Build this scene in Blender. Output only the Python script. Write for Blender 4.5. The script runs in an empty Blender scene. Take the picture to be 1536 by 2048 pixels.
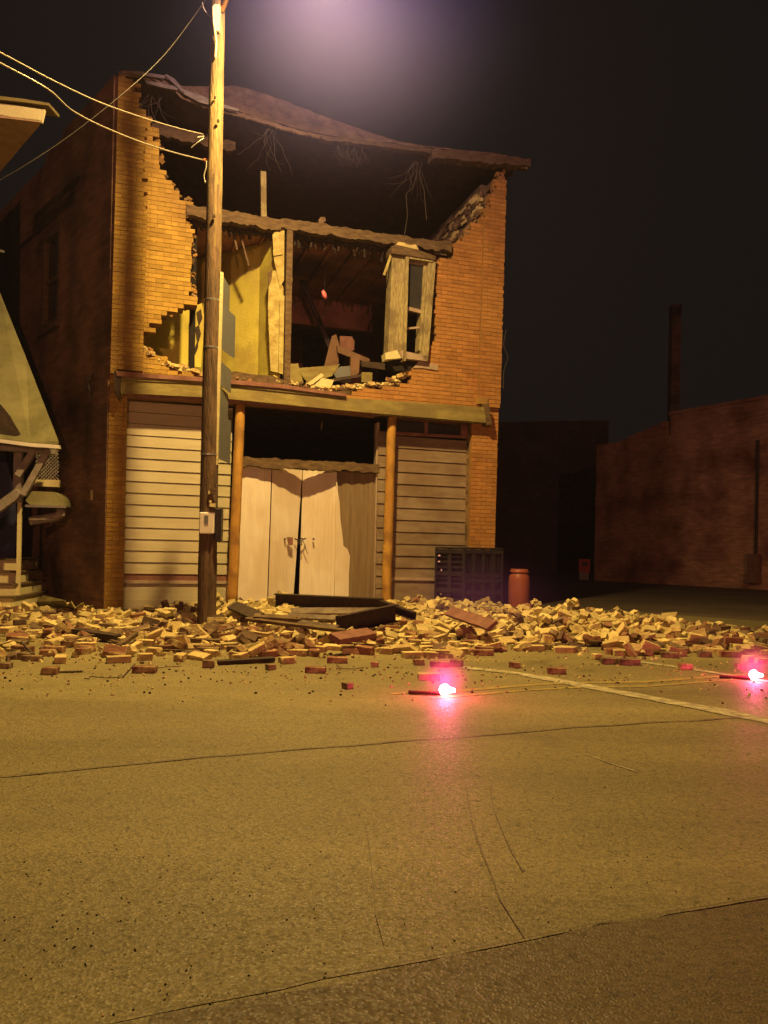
import bpy, bmesh, math, random
from mathutils import Vector, Matrix, noise
R = math.radians
random.seed(7)
C = bpy.context.scene
COL = C.collection

# ------------------------------------------------------------------ camera
FPX, PX0, HY, ROLL, CAMZ = 1540.0, 768.0, 1105.0, 0.02, 1.0
cr, sr = math.cos(ROLL), math.sin(ROLL)
cam = bpy.data.cameras.new('camera'); camo = bpy.data.objects.new('camera', cam); COL.objects.link(camo)
cam.sensor_fit = 'VERTICAL'; cam.sensor_height = 36.0; cam.lens = FPX/2048*36
cam.shift_y = (HY-1024)/2048; cam.clip_start = 0.05; cam.clip_end = 600
camo.matrix_world = Matrix(((cr, -sr, 0, 0), (0, 0, -1, 0), (sr, cr, 0, CAMZ), (0, 0, 0, 1)))
C.camera = camo
# ------------------------------------------------------------------ world, exposure
w = bpy.data.worlds.new('World'); C.world = w; w.use_nodes = True
bgn = w.node_tree.nodes['Background']
bgn.inputs[0].default_value = (0.0095, 0.0074, 0.0068, 1); bgn.inputs[1].default_value = 0.75
C.view_settings.view_transform = 'Standard'; C.view_settings.look = 'None'
C.view_settings.exposure = 0.0; C.view_settings.gamma = 1.0
C.cycles.max_bounces = 6; C.cycles.volume_bounces = 0; C.cycles.use_denoising = True
C.cycles.sample_clamp_indirect = 4.0
LAMP = Vector((-0.95, 8.6, 8.2))
LAMP_COL = (1.0, 0.65, 0.13)
LAMP_W = 1300; LAMP_W2 = 470
FILL_W = 9500; FILL_COL = (1.0, 0.36, 0.19)
SPILL_COL = (1, .58, .66)
HAZE_D = 0.0008

# ------------------------------------------------------------------ projection helpers (photo pixels -> world)
def ray(px, py):
    dx, dy = (px-PX0)/FPX, (py-HY)/FPX
    return Vector((dx*cr+dy*sr, 1.0, -(-dx*sr+dy*cr)))
def proj(p):
    X, Z = p[0]/p[1], -(p[2]-CAMZ)/p[1]
    return PX0+FPX*(X*cr-Z*sr), HY+FPX*(X*sr+Z*cr)
def P(px, py, D): return Vector((0, 0, CAMZ))+ray(px, py)*D
def G(px, py, z=0.0):
    r = ray(px, py); return Vector((0, 0, CAMZ))+r*((z-CAMZ)/r.z)
class Frame:
    def __init__(s, o, ang):
        s.o = Vector((o[0], o[1], 0)); s.a = ang
        s.u = Vector((math.cos(ang), math.sin(ang), 0)); s.v = Vector((-math.sin(ang), math.cos(ang), 0))
    def mat(s): return Matrix.Translation(s.o) @ Matrix.Rotation(s.a, 4, 'Z')
    def loc(s, p):
        d = Vector(p)-s.o; return Vector((d.dot(s.u), d.dot(s.v), d.z))
    def wld(s, p): return s.o+s.u*p[0]+s.v*p[1]+Vector((0, 0, p[2]))
    def L(s, px, py, y=0.0):
        r = ray(px, py); c = Vector((0, 0, CAMZ))-s.o
        t = (y-c.dot(s.v))/r.dot(s.v); return s.loc(Vector((0, 0, CAMZ))+r*t)
def inpoly(x, y, poly):
    r = False; n = len(poly); j = n-1
    for i in range(n):
        xi, yi = poly[i]; xj, yj = poly[j]
        if (yi > y) != (yj > y) and x < (xj-xi)*(y-yi)/(yj-yi)+xi: r = not r
        j = i
    return r
def lerp_tab(tab, x):
    if x <= tab[0][0]: return tab[0][1]
    for (a, b), (c, d) in zip(tab, tab[1:]):
        if x <= c: return b+(d-b)*(x-a)/(c-a)
    return tab[-1][1]
def sstep(a, b, x):
    t = max(0, min(1, (x-a)/(b-a))); return t*t*(3-2*t)

# ------------------------------------------------------------------ object helpers
def tag(o, label=None, cat=None, group=None, kind=None):
    if label: o['label'] = label
    if cat: o['category'] = cat
    if group: o['group'] = group
    if kind: o['kind'] = kind
    return o
def thing(name, label, cat, mw=None, group=None):
    o = bpy.data.objects.new(name, None); COL.objects.link(o); o.empty_display_size = .2
    if mw is not None: o.matrix_world = mw
    return tag(o, label, cat, group)
class MB:
    def __init__(s): s.v = []; s.f = []; s.m = []
    def face(s, idx, m=0): s.f.append(idx); s.m.append(m)
    def box(s, x0, x1, y0, y1, z0, z1, m=0):
        b = len(s.v)
        s.v += [(x, y, z) for z in (z0, z1) for y in (y0, y1) for x in (x0, x1)]
        for q in ((0, 2, 3, 1), (4, 5, 7, 6), (0, 1, 5, 4), (2, 6, 7, 3), (0, 4, 6, 2), (1, 3, 7, 5)):
            s.face([b+i for i in q], m)
    def tbox(s, M, sx, sy, sz, m=0):
        b = len(s.v)
        s.v += [tuple(M @ Vector((x*sx/2, y*sy/2, z*sz/2))) for z in (-1, 1) for y in (-1, 1) for x in (-1, 1)]
        for q in ((0, 2, 3, 1), (4, 5, 7, 6), (0, 1, 5, 4), (2, 6, 7, 3), (0, 4, 6, 2), (1, 3, 7, 5)):
            s.face([b+i for i in q], m)
    def beam(s, a, b_, wd, ht, m=0, up=Vector((0, 0, 1))):
        a = Vector(a); b_ = Vector(b_); d = (b_-a); L = d.length; d.normalize()
        sd = d.cross(up)
        if sd.length < 1e-4: sd = d.cross(Vector((0, 1, 0)))
        sd.normalize(); u2 = sd.cross(d)
        M = Matrix.Translation((a+b_)/2) @ Matrix((d, sd, u2)).transposed().to_4x4()
        s.tbox(M, L, wd, ht, m)
    def tube(s, pts, rad, n=8, m=0, cap=True):
        pts = [Vector(p) for p in pts]; rings = []
        if not isinstance(rad, (list, tuple)): rad = [rad]*len(pts)
        ref = Vector((0.13, 0.31, 0.94))
        for i, p in enumerate(pts):
            d = (pts[min(i+1, len(pts)-1)]-pts[max(i-1, 0)]).normalized()
            a = d.cross(ref)
            if a.length < .05: a = d.cross(Vector((1, 0, 0)))
            a.normalize(); b2 = d.cross(a); b = len(s.v)
            s.v += [tuple(p+(a*math.cos(2*math.pi*k/n)+b2*math.sin(2*math.pi*k/n))*rad[i]) for k in range(n)]
            rings.append(b)
        for r0, r1 in zip(rings, rings[1:]):
            for k in range(n): s.face([r0+k, r0+(k+1) % n, r1+(k+1) % n, r1+k], m)
        if cap:
            s.face([rings[0]+k for k in range(n)][::-1], m); s.face([rings[-1]+k for k in range(n)], m)
    def prism(s, poly, off, m=0):
        """closed polygon of 3-D points extruded by vector off"""
        n = len(poly); b = len(s.v); off = Vector(off)
        s.v += [tuple(p) for p in poly]+[tuple(Vector(p)+off) for p in poly]
        s.face(list(range(b, b+n)), m); s.face(list(range(b+2*n-1, b+n-1, -1)), m)
        for i in range(n): s.face([b+i, b+n+i, b+n+(i+1) % n, b+(i+1) % n], m)
    def build(s, name, mats, parent=None, mw=None, smooth=False, bevel=0, recalc=True):
        me = bpy.data.meshes.new(name); me.from_pydata([tuple(v) for v in s.v], [], s.f)
        mats = mats if isinstance(mats, (list, tuple)) else [mats]
        for x in mats: me.materials.append(x)
        me.polygons.foreach_set('material_index', s.m)
        if smooth: me.polygons.foreach_set('use_smooth', [True]*len(s.f))
        if recalc or bevel:
            bm = bmesh.new(); bm.from_mesh(me)
            if recalc: bmesh.ops.recalc_face_normals(bm, faces=bm.faces)
            if bevel: bmesh.ops.bevel(bm, geom=bm.edges, offset=bevel, segments=1, affect='EDGES')
            bm.to_mesh(me); bm.free()
        o = bpy.data.objects.new(name, me); COL.objects.link(o)
        if parent is not None: o.parent = parent
        if mw is not None:
            if parent is None: o.matrix_world = mw
            else: o.matrix_local = mw
        return o
def rotm(x=0, y=0, z=0): return Matrix.Rotation(z, 4, 'Z') @ Matrix.Rotation(y, 4, 'Y') @ Matrix.Rotation(x, 4, 'X')

# ------------------------------------------------------------------ materials
def mat(name, c1, c2=None, scale=4.0, rough=.85, bump=0.0, bscale=30.0, stretch=(1, 1, 1), island=0.0, stain=None,
        stain_scale=1.2, stain_amt=.55, metal=0.0, spec=.3, emis=None, es=0, objrand=0.0):
    m = bpy.data.materials.new(name); m.use_nodes = True; nt = m.node_tree; N, L = nt.nodes, nt.links
    b = N['Principled BSDF']; b.inputs['Roughness'].default_value = rough; b.inputs['Metallic'].default_value = metal
    b.inputs['Specular IOR Level'].default_value = spec
    if emis:
        b.inputs['Emission Color'].default_value = (*emis, 1); b.inputs['Emission Strength'].default_value = es
    tc = N.new('ShaderNodeTexCoord'); mp = N.new('ShaderNodeMapping'); mp.inputs['Scale'].default_value = stretch
    L.new(tc.outputs['Object'], mp.inputs[0])
    c2 = c2 or tuple(x*.6 for x in c1)
    n = N.new('ShaderNodeTexNoise'); n.inputs['Scale'].default_value = scale; n.inputs['Detail'].default_value = 6
    n.inputs['Roughness'].default_value = .65; L.new(mp.outputs[0], n.inputs[0])
    r = N.new('ShaderNodeValToRGB'); r.color_ramp.elements[0].position = .35; r.color_ramp.elements[1].position = .65
    r.color_ramp.elements[0].color = (*c2, 1); r.color_ramp.elements[1].color = (*c1, 1)
    L.new(n.outputs[0], r.inputs[0]); out = r.outputs[0]
    def mulval(src, sock, lo, hi):
        mr = N.new('ShaderNodeMapRange'); mr.inputs[3].default_value = lo; mr.inputs[4].default_value = hi
        L.new(sock, mr.inputs[0]); h = N.new('ShaderNodeVectorMath'); h.operation = 'SCALE'
        L.new(src, h.inputs[0]); L.new(mr.outputs[0], h.inputs['Scale']); return h.outputs[0]
    if island:
        g = N.new('ShaderNodeNewGeometry'); out = mulval(out, g.outputs['Random Per Island'], 1-island, 1+island*.7)
    if objrand:
        g = N.new('ShaderNodeObjectInfo'); out = mulval(out, g.outputs['Random'], 1-objrand, 1+objrand*.7)
    if stain:
        n2 = N.new('ShaderNodeTexNoise'); n2.inputs['Scale'].default_value = stain_scale; n2.inputs['Detail'].default_value = 7
        L.new(tc.outputs['Object'], n2.inputs[0])
        r2 = N.new('ShaderNodeValToRGB'); r2.color_ramp.elements[0].position = .47; r2.color_ramp.elements[1].position = .62
        r2.color_ramp.elements[1].color = (stain_amt,)*3+(1,)
        L.new(n2.outputs[0], r2.inputs[0])
        mx = N.new('ShaderNodeMixRGB'); L.new(r2.outputs[0], mx.inputs[0]); L.new(out, mx.inputs[1])
        mx.inputs[2].default_value = (*stain, 1); out = mx.outputs[0]
    L.new(out, b.inputs['Base Color'])
    if bump:
        n3 = N.new('ShaderNodeTexNoise'); n3.inputs['Scale'].default_value = bscale; n3.inputs['Detail'].default_value = 5
        L.new(mp.outputs[0], n3.inputs[0]); bp = N.new('ShaderNodeBump'); bp.inputs['Strength'].default_value = bump
        bp.inputs['Distance'].default_value = .02; L.new(n3.outputs[0], bp.inputs['Height']); L.new(bp.outputs[0], b.inputs['Normal'])
    return m
M = {}
M['brick'] = mat('facade_brick', (.42, .27, .06), (.34, .205, .045), 3, .9, .5, 60, island=.22, stain=(.22, .12, .055), stain_scale=.9, stain_amt=.5)
M['brick2'] = mat('facade_brick_red', (.41, .20, .065), (.32, .145, .05), 3, .9, .5, 60, island=.22, stain=(.46, .25, .08), stain_scale=.7, stain_amt=.4)
M['siding2'] = mat('dirty_siding', (.27, .21, .155), (.19, .135, .095), 2.2, .75, .2, 70, (1, 1, 4), island=.08, stain=(.15, .09, .06), stain_scale=1.3, stain_amt=.5)
M['ply'] = mat('stained_plywood', (.20, .115, .075), (.13, .07, .05), 3, .8, .3, 20)
M['frame'] = mat('peeling_window_paint', (.44, .38, .20), (.19, .145, .085), 9, .8, .5, 40, (6, 6, 1), stain=(.12, .08, .05), stain_scale=3, stain_amt=.6)
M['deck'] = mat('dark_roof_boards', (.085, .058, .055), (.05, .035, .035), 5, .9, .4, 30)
M['wire2'] = mat('dark_cable', (.035, .03, .028), (.025, .022, .02), 20, .5)
M['mortar'] = mat('mortar', (.30, .17, .05), (.23, .12, .04), 9, .95, .4, 60)
M['oldbrick'] = mat('inner_brick', (.26, .17, .10), (.12, .075, .05), 5, .95, .6, 50, island=.5)
M['rb_red'] = mat('fallen_brick_red', (.27, .12, .075), (.17, .075, .05), 8, .9, .5, 40, objrand=.3, stain=(.5, .40, .2), stain_scale=9, stain_amt=.7)
M['rb_pale'] = mat('fallen_brick_mortared', (.68, .57, .27), (.48, .36, .17), 9, .95, .6, 40, objrand=.3, stain=(.34, .18, .09), stain_scale=12, stain_amt=.6)
M['rb_dark'] = mat('fallen_brick_dark', (.20, .13, .085), (.12, .075, .05), 8, .9, .5, 40, objrand=.3, stain=(.45, .35, .18), stain_scale=10, stain_amt=.5)
M['rb_red_s'] = mat('rubble_red', (.28, .15, .09), (.18, .085, .055), 8, .9, .5, 40, island=.4)
M['rb_pale_s'] = mat('rubble_mortared', (.68, .57, .27), (.46, .35, .17), 9, .95, .6, 40, island=.35)
M['rb_dark_s'] = mat('rubble_dark', (.18, .12, .08), (.10, .06, .045), 8, .9, .5, 40, island=.4)
M['dust'] = mat('mortar_dust', (.46, .37, .19), (.24, .17, .08), 14, .97, 1.0, 40)
M['siding'] = mat('painted_siding', (.48, .43, .32), (.42, .37, .26), 1.6, .6, .15, 90, (1, 1, 6), island=.05, stain=(.40, .36, .25), stain_scale=1.5, stain_amt=.35)
M['trim'] = mat('old_trim', (.42, .33, .27), (.30, .22, .18), 4, .75, .3, 60)
M['door'] = mat('door_boards', (.76, .70, .64), (.68, .61, .54), 2.5, .6, .12, 60, (5, 5, .6), stain=(.50, .36, .2), stain_scale=1.3, stain_amt=.35)
M['door_bare'] = mat('door_bare_wood', (.23, .17, .11), (.17, .12, .075), 3, .85, .3, 60, (6, 6, .5))
M['cornice'] = mat('cornice_board', (.30, .26, .10), (.20, .155, .06), 3, .8, .4, 40, (1, 1, 4), stain=(.16, .12, .06), stain_scale=2.2, stain_amt=.7)
M['mould'] = mat('moulding', (.25, .12, .10), (.16, .07, .06), 6, .8, .4, 40)
M['log'] = mat('peeled_log', (.50, .29, .07), (.36, .18, .04), 3, .7, .4, 30, (3, 3, .6), stain=(.17, .08, .03), stain_scale=3, stain_amt=.6)
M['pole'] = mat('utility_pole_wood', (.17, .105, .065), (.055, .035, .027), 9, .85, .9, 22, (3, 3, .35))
M['poletop'] = mat('lamplit_weathered_pole_wood', (.23, .165, .075), (.10, .065, .035), 9, .85, .9, 22, (3, 3, .35))  # paler tone puts the lamp falloff into the colour, over weathered wood
M['wood'] = mat('weathered_wood', (.17, .115, .065), (.08, .05, .032), 6, .9, .6, 40, (1, 1, 3))
M['darkwood'] = mat('charred_wood', (.07, .045, .035), (.035, .025, .02), 7, .85, .6, 40)
M['plaster'] = mat('yellow_plaster', (.66, .59, .12), (.54, .47, .09), 1.6, .85, .35, 25, stain=(.30, .20, .08), stain_scale=1.7, stain_amt=.5)
M['plaster2'] = mat('broken_plaster', (.46, .41, .17), (.30, .22, .08), 7, .9, .8, 20, island=.15)
M['redwall'] = mat('room_wall', (.44, .21, .15), (.2, .095, .075), 1.3, .9, .3, 25, stain=(.05, .03, .03), stain_scale=.6, stain_amt=.8)
M['roofm'] = mat('roof_felt', (.29, .20, .11), (.13, .085, .05), 4, .9, 1.0, 22, (1, 1, 1), stain=(.24, .17, .11), stain_scale=2.4, stain_amt=.6)
M['flash'] = mat('metal_flashing', (.30, .27, .22), (.18, .16, .13), 6, .5, .2, 20, metal=.5)
M['vine'] = mat('dead_vine', (.10, .075, .06), (.06, .045, .035), 20, .9)
M['sign'] = mat('sign_back', (.20, .21, .235), (.17, .18, .20), 5, .45, .05, 30, metal=.35)
M['steel'] = mat('galvanised', (.55, .55, .55), (.45, .45, .45), 20, .3, metal=.8)
M['white'] = mat('white_plastic', (.78, .73, .72), (.72, .66, .66), 8, .35)
M['black'] = mat('black_plastic', (.028, .022, .03), (.018, .014, .02), 7, .45, .2, 30)
M['orange'] = mat('orange_plastic', (.34, .10, .05), (.29, .08, .045), 5, .4, .05, 10)
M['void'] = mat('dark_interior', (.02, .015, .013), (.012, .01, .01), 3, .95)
M['rust'] = mat('rusty_steel', (.055, .036, .036), (.03, .02, .022), 9, .55, .4, 30, metal=.3)
M['sheet'] = mat('bent_sheet_metal', (.20, .16, .13), (.10, .07, .06), 5, .4, .3, 12, metal=.4)
M['glass'] = mat('old_glass', (.03, .03, .035), (.05, .045, .045), 3, .12, spec=.6)
M['cream'] = mat('cream_paint', (.66, .60, .36), (.58, .5, .28), 5, .7, .3, 30)
M['soffit'] = mat('soffit_board', (.50, .36, .24), (.36, .22, .13), 3, .8, .3, 20, stain=(.2, .08, .04), stain_scale=3)
M['awning'] = mat('olive_roofing', (.23, .22, .11), (.17, .16, .08), 5, .85, .35, 30, stain=(.28, .26, .14), stain_scale=1.5)
M['greywood'] = mat('grey_timber', (.34, .30, .29), (.22, .19, .18), 7, .8, .3, 30)
M['wire'] = mat('cable_jacket', (.25, .23, .19), (.20, .18, .15), 20, .35, metal=.3)
M['redpaint'] = mat('red_paint', (.45, .05, .05), (.35, .04, .04), 5, .5)
M['yellowline'] = mat('yellow_road_paint', (.34, .25, .07), (.21, .17, .08), 14, .8, .3, 80)
M['whiteline'] = mat('white_road_paint', (.50, .45, .30), (.20, .165, .11), 12, .8, .3, 80)
M['tar'] = mat('tar_seam', (.10, .078, .042), (.15, .118, .06), 6, .6, .4, 60)
M['flare'] = mat('flare_flame', (1, .2, .3), (1, .2, .3), 3, .6, emis=(1.0, .16, .24), es=90)
M['flarestick'] = mat('flare_stick', (.10, .02, .02), (.06, .012, .012), 6, .6)
M['lens'] = mat('lamp_lens', (1, .8, .4), (1, .8, .4), 3, .3, emis=(1.0, .68, .2), es=60)
M['lamp'] = mat('lamp_housing', (.3, .3, .3), (.25, .25, .25), 4, .5, metal=.4)

def brick_tex(name, c1, c2, mort, bump=.4, rough=.92, dark=(.05, .035, .03)):
    m = bpy.data.materials.new(name); m.use_nodes = True; nt = m.node_tree; N, L = nt.nodes, nt.links
    b = N['Principled BSDF']; b.inputs['Roughness'].default_value = rough; b.inputs['Specular IOR Level'].default_value = .2
    tc = N.new('ShaderNodeTexCoord'); sx = N.new('ShaderNodeSeparateXYZ'); cb = N.new('ShaderNodeCombineXYZ')
    L.new(tc.outputs['Object'], sx.inputs[0]); L.new(sx.outputs[0], cb.inputs[0]); L.new(sx.outputs[2], cb.inputs[1])
    br = N.new('ShaderNodeTexBrick'); L.new(cb.outputs[0], br.inputs['Vector'])
    br.inputs['Color1'].default_value = (*c1, 1); br.inputs['Color2'].default_value = (*c2, 1); br.inputs['Mortar'].default_value = (*mort, 1)
    br.inputs['Scale'].default_value = 1; br.inputs['Brick Width'].default_value = .215; br.inputs['Row Height'].default_value = .07
    br.inputs['Mortar Size'].default_value = .007; br.inputs['Mortar Smooth'].default_value = .3; br.inputs['Bias'].default_value = .2
    n = N.new('ShaderNodeTexNoise'); n.inputs['Scale'].default_value = .8; n.inputs['Detail'].default_value = 8; L.new(tc.outputs['Object'], n.inputs[0])
    r = N.new('ShaderNodeValToRGB'); r.color_ramp.elements[0].position = .42; r.color_ramp.elements[1].position = .68
    L.new(n.outputs[0], r.inputs[0])
    mx = N.new('ShaderNodeMixRGB'); L.new(r.outputs[0], mx.inputs[0]); L.new(br.outputs[0], mx.inputs[1]); mx.inputs[2].default_value = (*dark, 1)
    n4 = N.new('ShaderNodeTexNoise'); n4.inputs['Scale'].default_value = 1; n4.inputs['Detail'].default_value = 4
    mp = N.new('ShaderNodeMapping'); mp.inputs['Scale'].default_value = (2.2, 2.2, 9); L.new(tc.outputs['Object'], mp.inputs[0]); L.new(mp.outputs[0], n4.inputs[0])
    r4 = N.new('ShaderNodeMapRange'); r4.inputs[1].default_value = .35; r4.inputs[2].default_value = .65; r4.inputs[3].default_value = .78; r4.inputs[4].default_value = 1.15
    L.new(n4.outputs[0], r4.inputs[0]); sc = N.new('ShaderNodeVectorMath'); sc.operation = 'SCALE'
    L.new(mx.outputs[0], sc.inputs[0]); L.new(r4.outputs[0], sc.inputs['Scale']); L.new(sc.outputs[0], b.inputs['Base Color'])
    bp = N.new('ShaderNodeBump'); bp.inputs['Strength'].default_value = bump; bp.inputs['Distance'].default_value = .012; bp.invert = True
    L.new(br.outputs['Fac'], bp.inputs['Height']); L.new(bp.outputs[0], b.inputs['Normal'])
    return m
M['sidebrick'] = brick_tex('side_wall_brick', (.36, .20, .125), (.25, .14, .10), (.30, .20, .15), .8)
M['farbrick'] = brick_tex('warehouse_brick', (.64, .34, .22), (.48, .24, .16), (.62, .40, .28), .6, dark=(.20, .075, .05))
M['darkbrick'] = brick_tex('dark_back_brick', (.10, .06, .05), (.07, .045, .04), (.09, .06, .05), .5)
M['innerside'] = brick_tex('inner_side_brick', (.30, .20, .12), (.18, .12, .08), (.30, .25, .16), .8)

def asphalt(name, c1, c2, patch, rough=.62):
    m = bpy.data.materials.new(name); m.use_nodes = True; nt = m.node_tree; N, L = nt.nodes, nt.links
    b = N['Principled BSDF']; b.inputs['Specular IOR Level'].default_value = .35
    tc = N.new('ShaderNodeTexCoord')
    def nz(s, d=5, rg=.6):
        n = N.new('ShaderNodeTexNoise'); n.inputs['Scale'].default_value = s; n.inputs['Detail'].default_value = d
        n.inputs['Roughness'].default_value = rg; L.new(tc.outputs['Object'], n.inputs[0]); return n
    big = nz(.45, 6); rp = N.new('ShaderNodeValToRGB'); rp.color_ramp.elements[0].position = .35; rp.color_ramp.elements[1].position = .7
    rp.color_ramp.elements[0].color = (*c1, 1); rp.color_ramp.elements[1].color = (*c2, 1); L.new(big.outputs[0], rp.inputs[0])
    vo = N.new('ShaderNodeTexVoronoi'); vo.inputs['Scale'].default_value = 120; L.new(tc.outputs['Object'], vo.inputs[0])
    hs = N.new('ShaderNodeSeparateColor'); L.new(vo.outputs['Color'], hs.inputs[0])
    mr = N.new('ShaderNodeMapRange'); mr.inputs[3].default_value = .68; mr.inputs[4].default_value = 1.32; L.new(hs.outputs[0], mr.inputs[0])
    sc = N.new('ShaderNodeVectorMath'); sc.operation = 'SCALE'; L.new(rp.outputs[0], sc.inputs[0]); L.new(mr.outputs[0], sc.inputs['Scale'])
    fine = nz(22, 7, .75); r2 = N.new('ShaderNodeValToRGB'); r2.color_ramp.elements[0].position = .33; r2.color_ramp.elements[1].position = .45
    r2.color_ramp.elements[0].color = (.42, .42, .42, 1); L.new(fine.outputs[0], r2.inputs[0])
    mx = N.new('ShaderNodeMixRGB'); mx.blend_type = 'MULTIPLY'; mx.inputs[0].default_value = 1
    L.new(sc.outputs[0], mx.inputs[1]); L.new(r2.outputs[0], mx.inputs[2]); out = mx.outputs[0]
    pn = nz(1.3, 5); r3 = N.new('ShaderNodeValToRGB'); r3.color_ramp.elements[0].position = .55; r3.color_ramp.elements[1].position = .75
    r3.color_ramp.elements[1].color = (.5, .5, .5, 1); L.new(pn.outputs[0], r3.inputs[0])
    m2 = N.new('ShaderNodeMixRGB'); L.new(r3.outputs[0], m2.inputs[0]); L.new(out, m2.inputs[1]); m2.inputs[2].default_value = (*patch, 1)
    mpp = N.new('ShaderNodeMapping'); mpp.inputs['Scale'].default_value = (.10, .75, 1); mpp.inputs['Rotation'].default_value = (0, 0, -.12); L.new(tc.outputs['Object'], mpp.inputs[0])
    ws = N.new('ShaderNodeTexNoise'); ws.inputs['Scale'].default_value = 1.5; ws.inputs['Detail'].default_value = 4; L.new(mpp.outputs[0], ws.inputs[0])
    wr = N.new('ShaderNodeMapRange'); wr.inputs[1].default_value = .35; wr.inputs[2].default_value = .65; wr.inputs[3].default_value = .72; wr.inputs[4].default_value = 1.12; L.new(ws.outputs[0], wr.inputs[0])
    wsc = N.new('ShaderNodeVectorMath'); wsc.operation = 'SCALE'; L.new(m2.outputs[0], wsc.inputs[0]); L.new(wr.outputs[0], wsc.inputs['Scale'])
    oi = nz(.9, 3); ro = N.new('ShaderNodeValToRGB'); ro.color_ramp.elements[0].position = .25; ro.color_ramp.elements[1].position = .38
    ro.color_ramp.elements[0].color = (.6, .58, .56, 1); L.new(oi.outputs[0], ro.inputs[0])
    om = N.new('ShaderNodeMixRGB'); om.blend_type = 'MULTIPLY'; om.inputs[0].default_value = 1; L.new(wsc.outputs[0], om.inputs[1]); L.new(ro.outputs[0], om.inputs[2])
    L.new(om.outputs[0], b.inputs['Base Color'])
    rr = N.new('ShaderNodeMapRange'); rr.inputs[3].default_value = rough-.15; rr.inputs[4].default_value = rough+.2; L.new(hs.outputs[1], rr.inputs[0])
    L.new(rr.outputs[0], b.inputs['Roughness'])
    bn = nz(70, 4, .7); bp = N.new('ShaderNodeBump'); bp.inputs['Strength'].default_value = .35; bp.inputs['Distance'].default_value = .006
    ad = N.new('ShaderNodeMath'); ad.operation = 'ADD'; L.new(bn.outputs[0], ad.inputs[0]); L.new(vo.outputs['Distance'], ad.inputs[1])
    L.new(ad.outputs[0], bp.inputs['Height']); L.new(bp.outputs[0], b.inputs['Normal'])
    return m
M['asphalt'] = asphalt('asphalt', (.185, .15, .070), (.25, .205, .098), (.145, .112, .055))
M['asphalt2'] = asphalt('asphalt_patch', (.10, .072, .036), (.15, .11, .055), (.08, .056, .03))
M['dirt'] = asphalt('gravel_ground', (.10, .075, .055), (.16, .12, .08), (.06, .045, .03), .85)

# ------------------------------------------------------------------ ground and road
mb = MB(); mb.v = [(-150, -60, -.02), (150, -60, -.02), (150, 300, -.02), (-150, 300, -.02)]; mb.face([0, 1, 2, 3])
tag(mb.build('ground', M['dirt']), kind='structure')
mb = MB(); e = [G(1110, 1213), G(1536, 1243)]
d = e[1]-e[0]; far_r = e[0]+d*6
mb.v = [(-60, -20, 0), (40, -20, 0), (far_r.x, -20, 0), (far_r.x, far_r.y, 0), tuple(e[1]), tuple(e[0]), (e[0].x, 15.5, 0), (-60, 15.5, 0)]
mb.face(list(range(8))); tag(mb.build('road', M['asphalt']), kind='structure')

def ground_strip(name, pts, wd, m, z, jit=0, parent=None):
    """ribbon on the ground along photo points; wd metres (number or list)"""
    p = [G(*q) for q in pts]; fine = []
    for a, b in zip(p, p[1:]):
        k = max(1, int((b-a).length/.12))
        fine += [a+(b-a)*i/k for i in range(k)]
    fine.append(p[-1]); mb = MB(); n = len(fine)
    for i, q in enumerate(fine):
        d = (fine[min(i+1, n-1)]-fine[max(i-1, 0)]).normalized(); s_ = Vector((-d.y, d.x, 0))
        ww = wd if not isinstance(wd, (list, tuple)) else wd[0]+(wd[1]-wd[0])*i/(n-1)
        j1, j2 = (noise.noise(q*3.1)*jit, noise.noise(q*9.3+Vector((5, 2, 1)))*jit*.5) if jit else (0, 0)
        ww2 = ww*(1+.5*noise.noise(q*7)) if jit else ww
        mb.v += [tuple(q+s_*(ww2/2+j1+j2)+Vector((0, 0, z))), tuple(q-s_*(ww2/2-j1-j2)+Vector((0, 0, z)))]
    for i in range(n-1): mb.face([2*i, 2*i+1, 2*i+3, 2*i+2])
    return tag(mb.build(name, m), kind='structure')
# darker repaved patch at the lower right
pp = [(300, 2040), (560, 1988), (700, 1962), (900, 1918), (1050, 1888), (1200, 1856), (1350, 1832), (1490, 1808), (1640, 1788), (1700, 2300), (200, 2300)]
mb = MB(); mb.v = []
pw = []
for a, b in zip(pp, pp[1:]+pp[:1]):
    A, B = G(*a), G(*b); k = max(1, int((B-A).length/.06))
    pw += [A+(B-A)*i/k for i in range(k)]
mb.v = [tuple(q+Vector((noise.noise(q*6)*.03, noise.noise(q*6+Vector((9, 0, 0)))*.03, .004))) for q in pw]
mb.face(list(range(len(pw)))); tag(mb.build('road_patch', M['asphalt2']), kind='structure')
ground_strip('road_seam', [(0, 1556), (250, 1530), (560, 1503), (800, 1484), (930, 1475), (1150, 1456), (1480, 1436)], .014, M['tar'], .005, .02)
ground_strip('road_seam', [(210, 2050), (400, 2010), (560, 1978), (650, 1957), (830, 1925), (1050, 1878), (1180, 1852), (1300, 1838), (1330, 1826), (1490, 1802), (1560, 1790)], [.003, .009], M['tar'], .006, .014)
ground_strip('road_crack', [(932, 1572), (942, 1640), (965, 1712), (1000, 1800), (1050, 1876)], .005, M['tar'], .005, .006)
ground_strip('road_crack', [(980, 1572), (988, 1625), (1012, 1680), (1043, 1745)], .0035, M['tar'], .005, .008)
ground_strip('road_crack', [(732, 1650), (742, 1740), (752, 1830), (768, 1890)], .002, M['tar'], .005, .008)
ground_strip('stop_line', [(925, 1335), (1040, 1348), (1141, 1367), (1300, 1397), (1420, 1419), (1536, 1443), (1700, 1478)], [.12, .19], M['whiteline'], .005, .004)
ground_strip('crossing_line', [(1240, 1318), (1283, 1325), (1380, 1338), (1462, 1352), (1600, 1374)], .10, M['whiteline'], .005, .004)
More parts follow.
